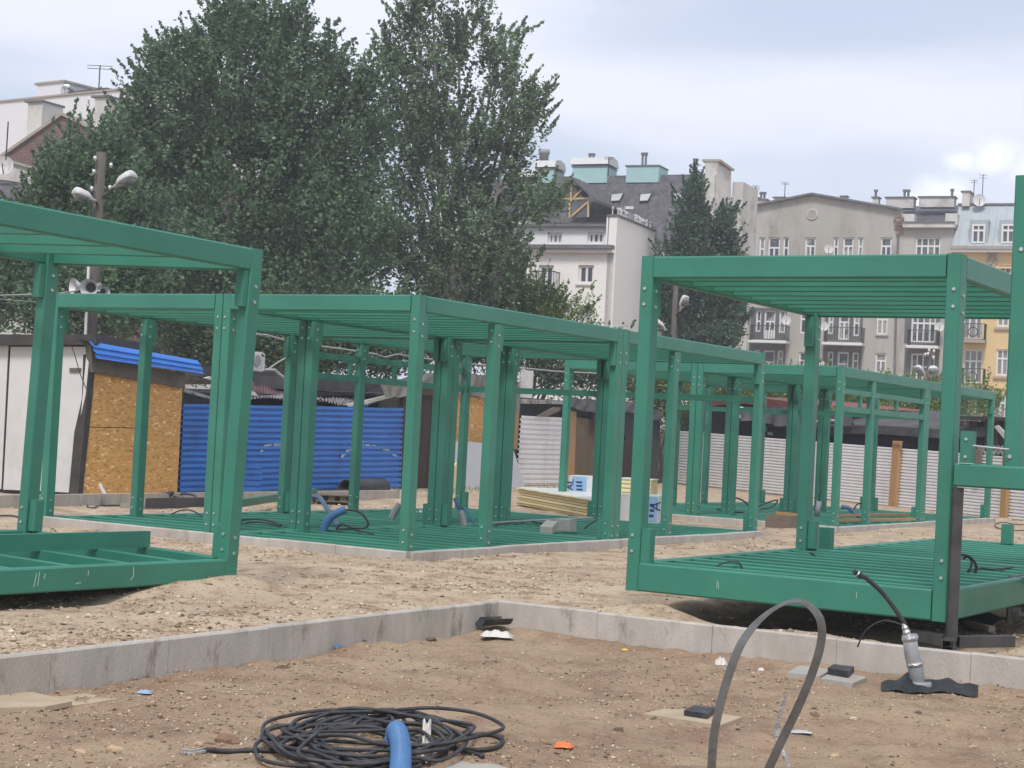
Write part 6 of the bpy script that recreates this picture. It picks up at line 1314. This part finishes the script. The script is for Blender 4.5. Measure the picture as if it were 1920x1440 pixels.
# insulation boards and wrapped packs
t = thing('insulation_stack', 'long stack of pale yellow insulation boards behind the middle frames', 'insulation boards', at_z(1040, 965, -.1)); o_ = at_z(968, 947, -.1); e_ = at_z(1118, 977, -.1); X_ = (e_-o_).normalized(); N_ = Vector((-X_.y, X_.x, 0)); Ls = (e_-o_).length
hh_ = (at_y(978, 912, o_.y).z+.1); nb = 7
for i in range(nb):
    dz = hh_*.93/nb; off = random.uniform(-.03, .03); MB().frame(o_+X_*(Ls/2+off)+N_*(.6+random.uniform(-.03, .03))+Vector((0, 0, .01+dz*(i+.5))), X_, N_, Vector((0, 0, 1)), Ls/2, .6, dz/2-.006).build('board', YELLOW, t)
MB().grid(lambda u, v: o_ + X_*(Ls*(u*1.01-.005)) + N_*(-.03+1.26*v) + Vector((0, 0, hh_*.945+.012+.03*math.sin(u*17)*math.sin(v*7)*.5 - (.03+.006*math.sin(u*40) if v == 0 else 0))), 60, 8).build('wrap', WHITE_P, t)
def pack(x0, x1, y0, y1, dpt, Y, label, yellow=False, txt='', tx=.5, z=-.1):
    a = at_y(x0, y1, Y); b = at_y(x1, y1, Y); top = at_y(x0, y0, Y).z; bot = a.z
    t = thing('insulation_pack', label, 'insulation pack', a, 0, 'wrapped insulation packs'); X_ = Vector((b.x-a.x, -.25*(b.x-a.x), 0)); L_ = X_.length; X_.normalize(); Nn = Vector((-X_.y, X_.x, 0)); base = Vector((a.x, a.y, bot))
    MB().frame(base+X_*(L_/2)+Nn*(dpt/2)+Vector((0, 0, (top-bot)/2)), X_, Nn, Vector((0, 0, 1)), L_/2, dpt/2, (top-bot)/2).build('block', YELLOW if yellow else WHITE_P, t)
    if yellow:
        nq = 3
        for i in range(nq): MB().frame(base+X_*(L_/2)-Nn*.004+Vector((0, 0, (top-bot)*(i+1)/(nq+1))), X_, Nn, Vector((0, 0, 1)), L_/2, .004, .005).build('joint', WOOD_O, t)
        MB().frame(base+X_*(L_/2)+Nn*(dpt/2)+Vector((0, 0, top-bot+.012)), X_, Nn, Vector((0, 0, 1)), L_/2+.02, dpt/2+.02, .01).build('cover', WHITE_P, t)
    if txt:
        MB().frame(base+X_*(L_*tx)-Nn*.006+Vector((0, 0, (top-bot)*.5)), X_, Nn, Vector((0, 0, 1)), L_*.14, .004, (top-bot)*.46).build('print_panel', PRINTB, t)
        text3d(txt, base+X_*(L_*(tx+(.2 if tx < .6 else .1)))*1.0-Nn*.013+Vector((0, 0, (top-bot)*.62)) if tx > .6 else base+X_*(L_*(tx-.17))-Nn*.013+Vector((0, 0, (top-bot)*.5)), (top-bot)*.55, Vector((0, 0, 1)), -Nn, PRINTD, t, 'lettering', .003)
        for i in range(3): MB().frame(base+X_*(L_*tx)+X_*random.uniform(-.02, .02)-Nn*.012+Vector((0, 0, (top-bot)*(.25+.2*i))), X_, Nn, Vector((0, 0, 1)), L_*.06, .002, (top-bot)*.05).build('print_mark', PRINTD, t)
    return t
pack(1064, 1160, 891, 925, .8, 35.5, 'white wrapped pack with blue print above the yellow boards', txt='AL', tx=.22)
pack(1160, 1218, 898, 930, .8, 33.5, 'small yellow pack with a white cover between the middle posts', True)
pack(1162, 1232, 926, 976, .8, 31.5, 'taller white wrapped pack with blue print beside the right front post', txt='A', tx=.84)
crumple(1178, 955, .25, .15, .5, 23, WHITE_P, 'plastic_wrap', 'loose white film hanging off the tall wrapped pack', 'wrap', 0, -.1)
# far row floor: planks, box, conduit, cables
for k_, (a, b, lb) in enumerate((((1578, 968), (1700, 966), 'rear one of two long pine planks on the far row floor'), ((1576, 977), (1712, 975), 'front one of two long pine planks on the far row floor'))):
    p, q = at_z(*a, .03), at_z(*b, .03); MB().bar(p+Vector((0, 0, .02)), q+Vector((0, 0, .02)), .12, .05).build('plank', WOOD, None, label=lb, cat='plank')
t = thing('wooden_form', 'brown plywood form standing on edge by the far row kerb', 'wooden form', at_z(1450, 990, -.1)); a, b = at_z(1436, 989, -.1), at_z(1477, 993, -.1)
MB().bar(a+Vector((0, 0, .13)), b+Vector((0, 0, .13)), .05, .26).build('front_board', WOOD_O, t); MB().bar(a+DB*.5+Vector((0, 0, .18)), b+DB*.5+Vector((0, 0, .18)), .05, .22).build('rear_board', WOOD, t); MB().bar(b+Vector((0, 0, .13))+DB*.03, b+DB*.47+Vector((0, 0, .13)), .05, .24).build('end_board', WOOD_O, t)
Yg = at_z(1535, 970, 0).y
t = thing('conduit', 'grey conduit with a thin black cable standing on the far row floor', 'conduit', at_z(1534, 968, 0)); MB().tube([at_y(1531, 968, Yg), at_y(1536, 940, Yg)], .055, 10).build('pipe', GREYP, t, True); MB().tube(spline([at_y(1536, 942, Yg), at_y(1537, 928, Yg), at_y(1540, 918, Yg)], 4), .018, 6).build('cable', CABLE, t)
arc('tall black cable arch on the far row floor in front of the white fence', [(1365, 950), (1367, 938), (1375, 933), (1390, 937), (1402, 946), (1408, 955)], Yg+1, .018)
arc('black cable tangle on the far row floor beside the right post', [(1420, 950), (1440, 942), (1458, 938), (1448, 950), (1425, 955)], Yg+1.5, .018)
cable('black cable lying along the far row floor', [(1345, 955), (1370, 960), (1400, 962), (1420, 958)], .018, 0)
arc('blue hose piece lying on the far row floor', [(1578, 950), (1590, 952), (1600, 960), (1612, 970)], Yg+1, .045, mat('dull_blue_hose', (.07, .15, .27), .6, .2, 6), 'hose', 'hose')
arc('black cable arching beside the blue hose piece', [(1600, 958), (1605, 948), (1612, 944), (1622, 946)], Yg+1, .016)
# right kiosk floors
YR = at_z(1370, 1060, .33).y
arc('short black cable arching over the right kiosk floor joists', [(1342, 1063), (1355, 1056), (1372, 1053), (1386, 1056), (1392, 1066)], YR, .008)
arc('short dark cable on the joists of the floor frame behind', [(1518, 1036), (1525, 1040), (1532, 1047)], YR+2, .010)
YR2 = at_z(1815, 1075, .33).y
arc('upright coil of dark cable on the floor beside the steel stand', [(1803, 1040), (1818, 1044), (1830, 1060), (1826, 1080), (1810, 1092), (1802, 1085), (1815, 1072), (1822, 1055), (1815, 1043), (1806, 1048)], (YR2, YR2+.2), .013)
cable('dark cable lying over the joists behind the steel stand', [(1815, 1072), (1840, 1068), (1865, 1070), (1900, 1066)], .011, .33)
cable('loop of dark cable on the gravel at the far right', [(1960, 990), (1910, 996), (1875, 992), (1865, 985), (1880, 980), (1905, 984), (1950, 985)], .012)
slab_at([(1800, 1150), (1850, 1135), (1880, 1150), (1850, 1168)], .03, .05, TARP, 'tarp_sheet', 'dark sheet scrap on the ground under the right kiosk frame', 'plastic sheet', None, -.1)
p, q = at_z(1815, 1168, -.06), at_z(1860, 1180, -.06); MB().bar(p, q, .06, .05).build('timber_block', WOOD_O, None, label='short dark timber under the right kiosk frame beside the stand', cat='timber')
for k_, (x, lb) in enumerate(((1290, 'timber packer under the front left of the right kiosk frame'), (1560, 'timber packer under the middle of the right kiosk frame'))):
    pass
# scratches and chalk marks on the steel
SCR = mat('bare_scratch', (.42, .52, .47), .6, .1, 9)
def scr(par, pts, r=.0035):
    mb = MB()
    for ln in pts:
        for a, b in zip(ln[:-1], ln[1:]): mb.frame((Vector(a)+Vector(b))/2, (Vector(b)-Vector(a)).normalized(), Vector((1, 0, 0)), (Vector(b)-Vector(a)).normalized().cross(Vector((1, 0, 0))), (Vector(b)-Vector(a)).length/2, .0008, r)
    mb.build('scratches', SCR, par, local=True, kind='stuff')
scr(Lf, [[(.0006, 3.85, .17), (.0006, 3.86, .10), (.0006, 3.84, .07), (.0006, 3.82, .07)], [(.0006, 3.33, .16), (.0006, 3.33, .12)], [(.0006, 2.80, .17), (.0006, 2.79, .06)], [(.0006, 2.77, .16), (.0006, 2.75, .05)], [(.0006, 3.2, .06), (.0006, 3.26, .065)], [(.0006, 2.86, .15), (.0006, 2.85, .11)]])
mb = MB()
for x, z, l in ((-2.0, .13, .07), (-1.985, .115, .055), (-.75, .15, .055)): mb.frame(Vector((x, -.0006, z)), Vector((1, 0, 0)), Vector((0, 1, 0)), Vector((0, 0, 1)), .002, .0008, l/2)
mb.build('scratches', SCR, R1, local=True, kind='stuff')

# ------------------------------------------------------------------ air
hz = MB().box((-345, -345, -1.4), (345, 400, 34)).build('haze', None, None, kind='stuff')
hm = bpy.data.materials.new('haze_air'); hm.use_nodes = True; hm.node_tree.nodes.clear(); ho = hm.node_tree.nodes.new('ShaderNodeOutputMaterial'); hv = hm.node_tree.nodes.new('ShaderNodeVolumePrincipled')
hv.inputs['Color'].default_value = (.92, .95, 1, 1); hv.inputs['Density'].default_value = .0014; hv.inputs['Anisotropy'].default_value = .2
hm.node_tree.links.new(hv.outputs[0], ho.inputs['Volume']); hz.data.materials.clear(); hz.data.materials.append(hm)
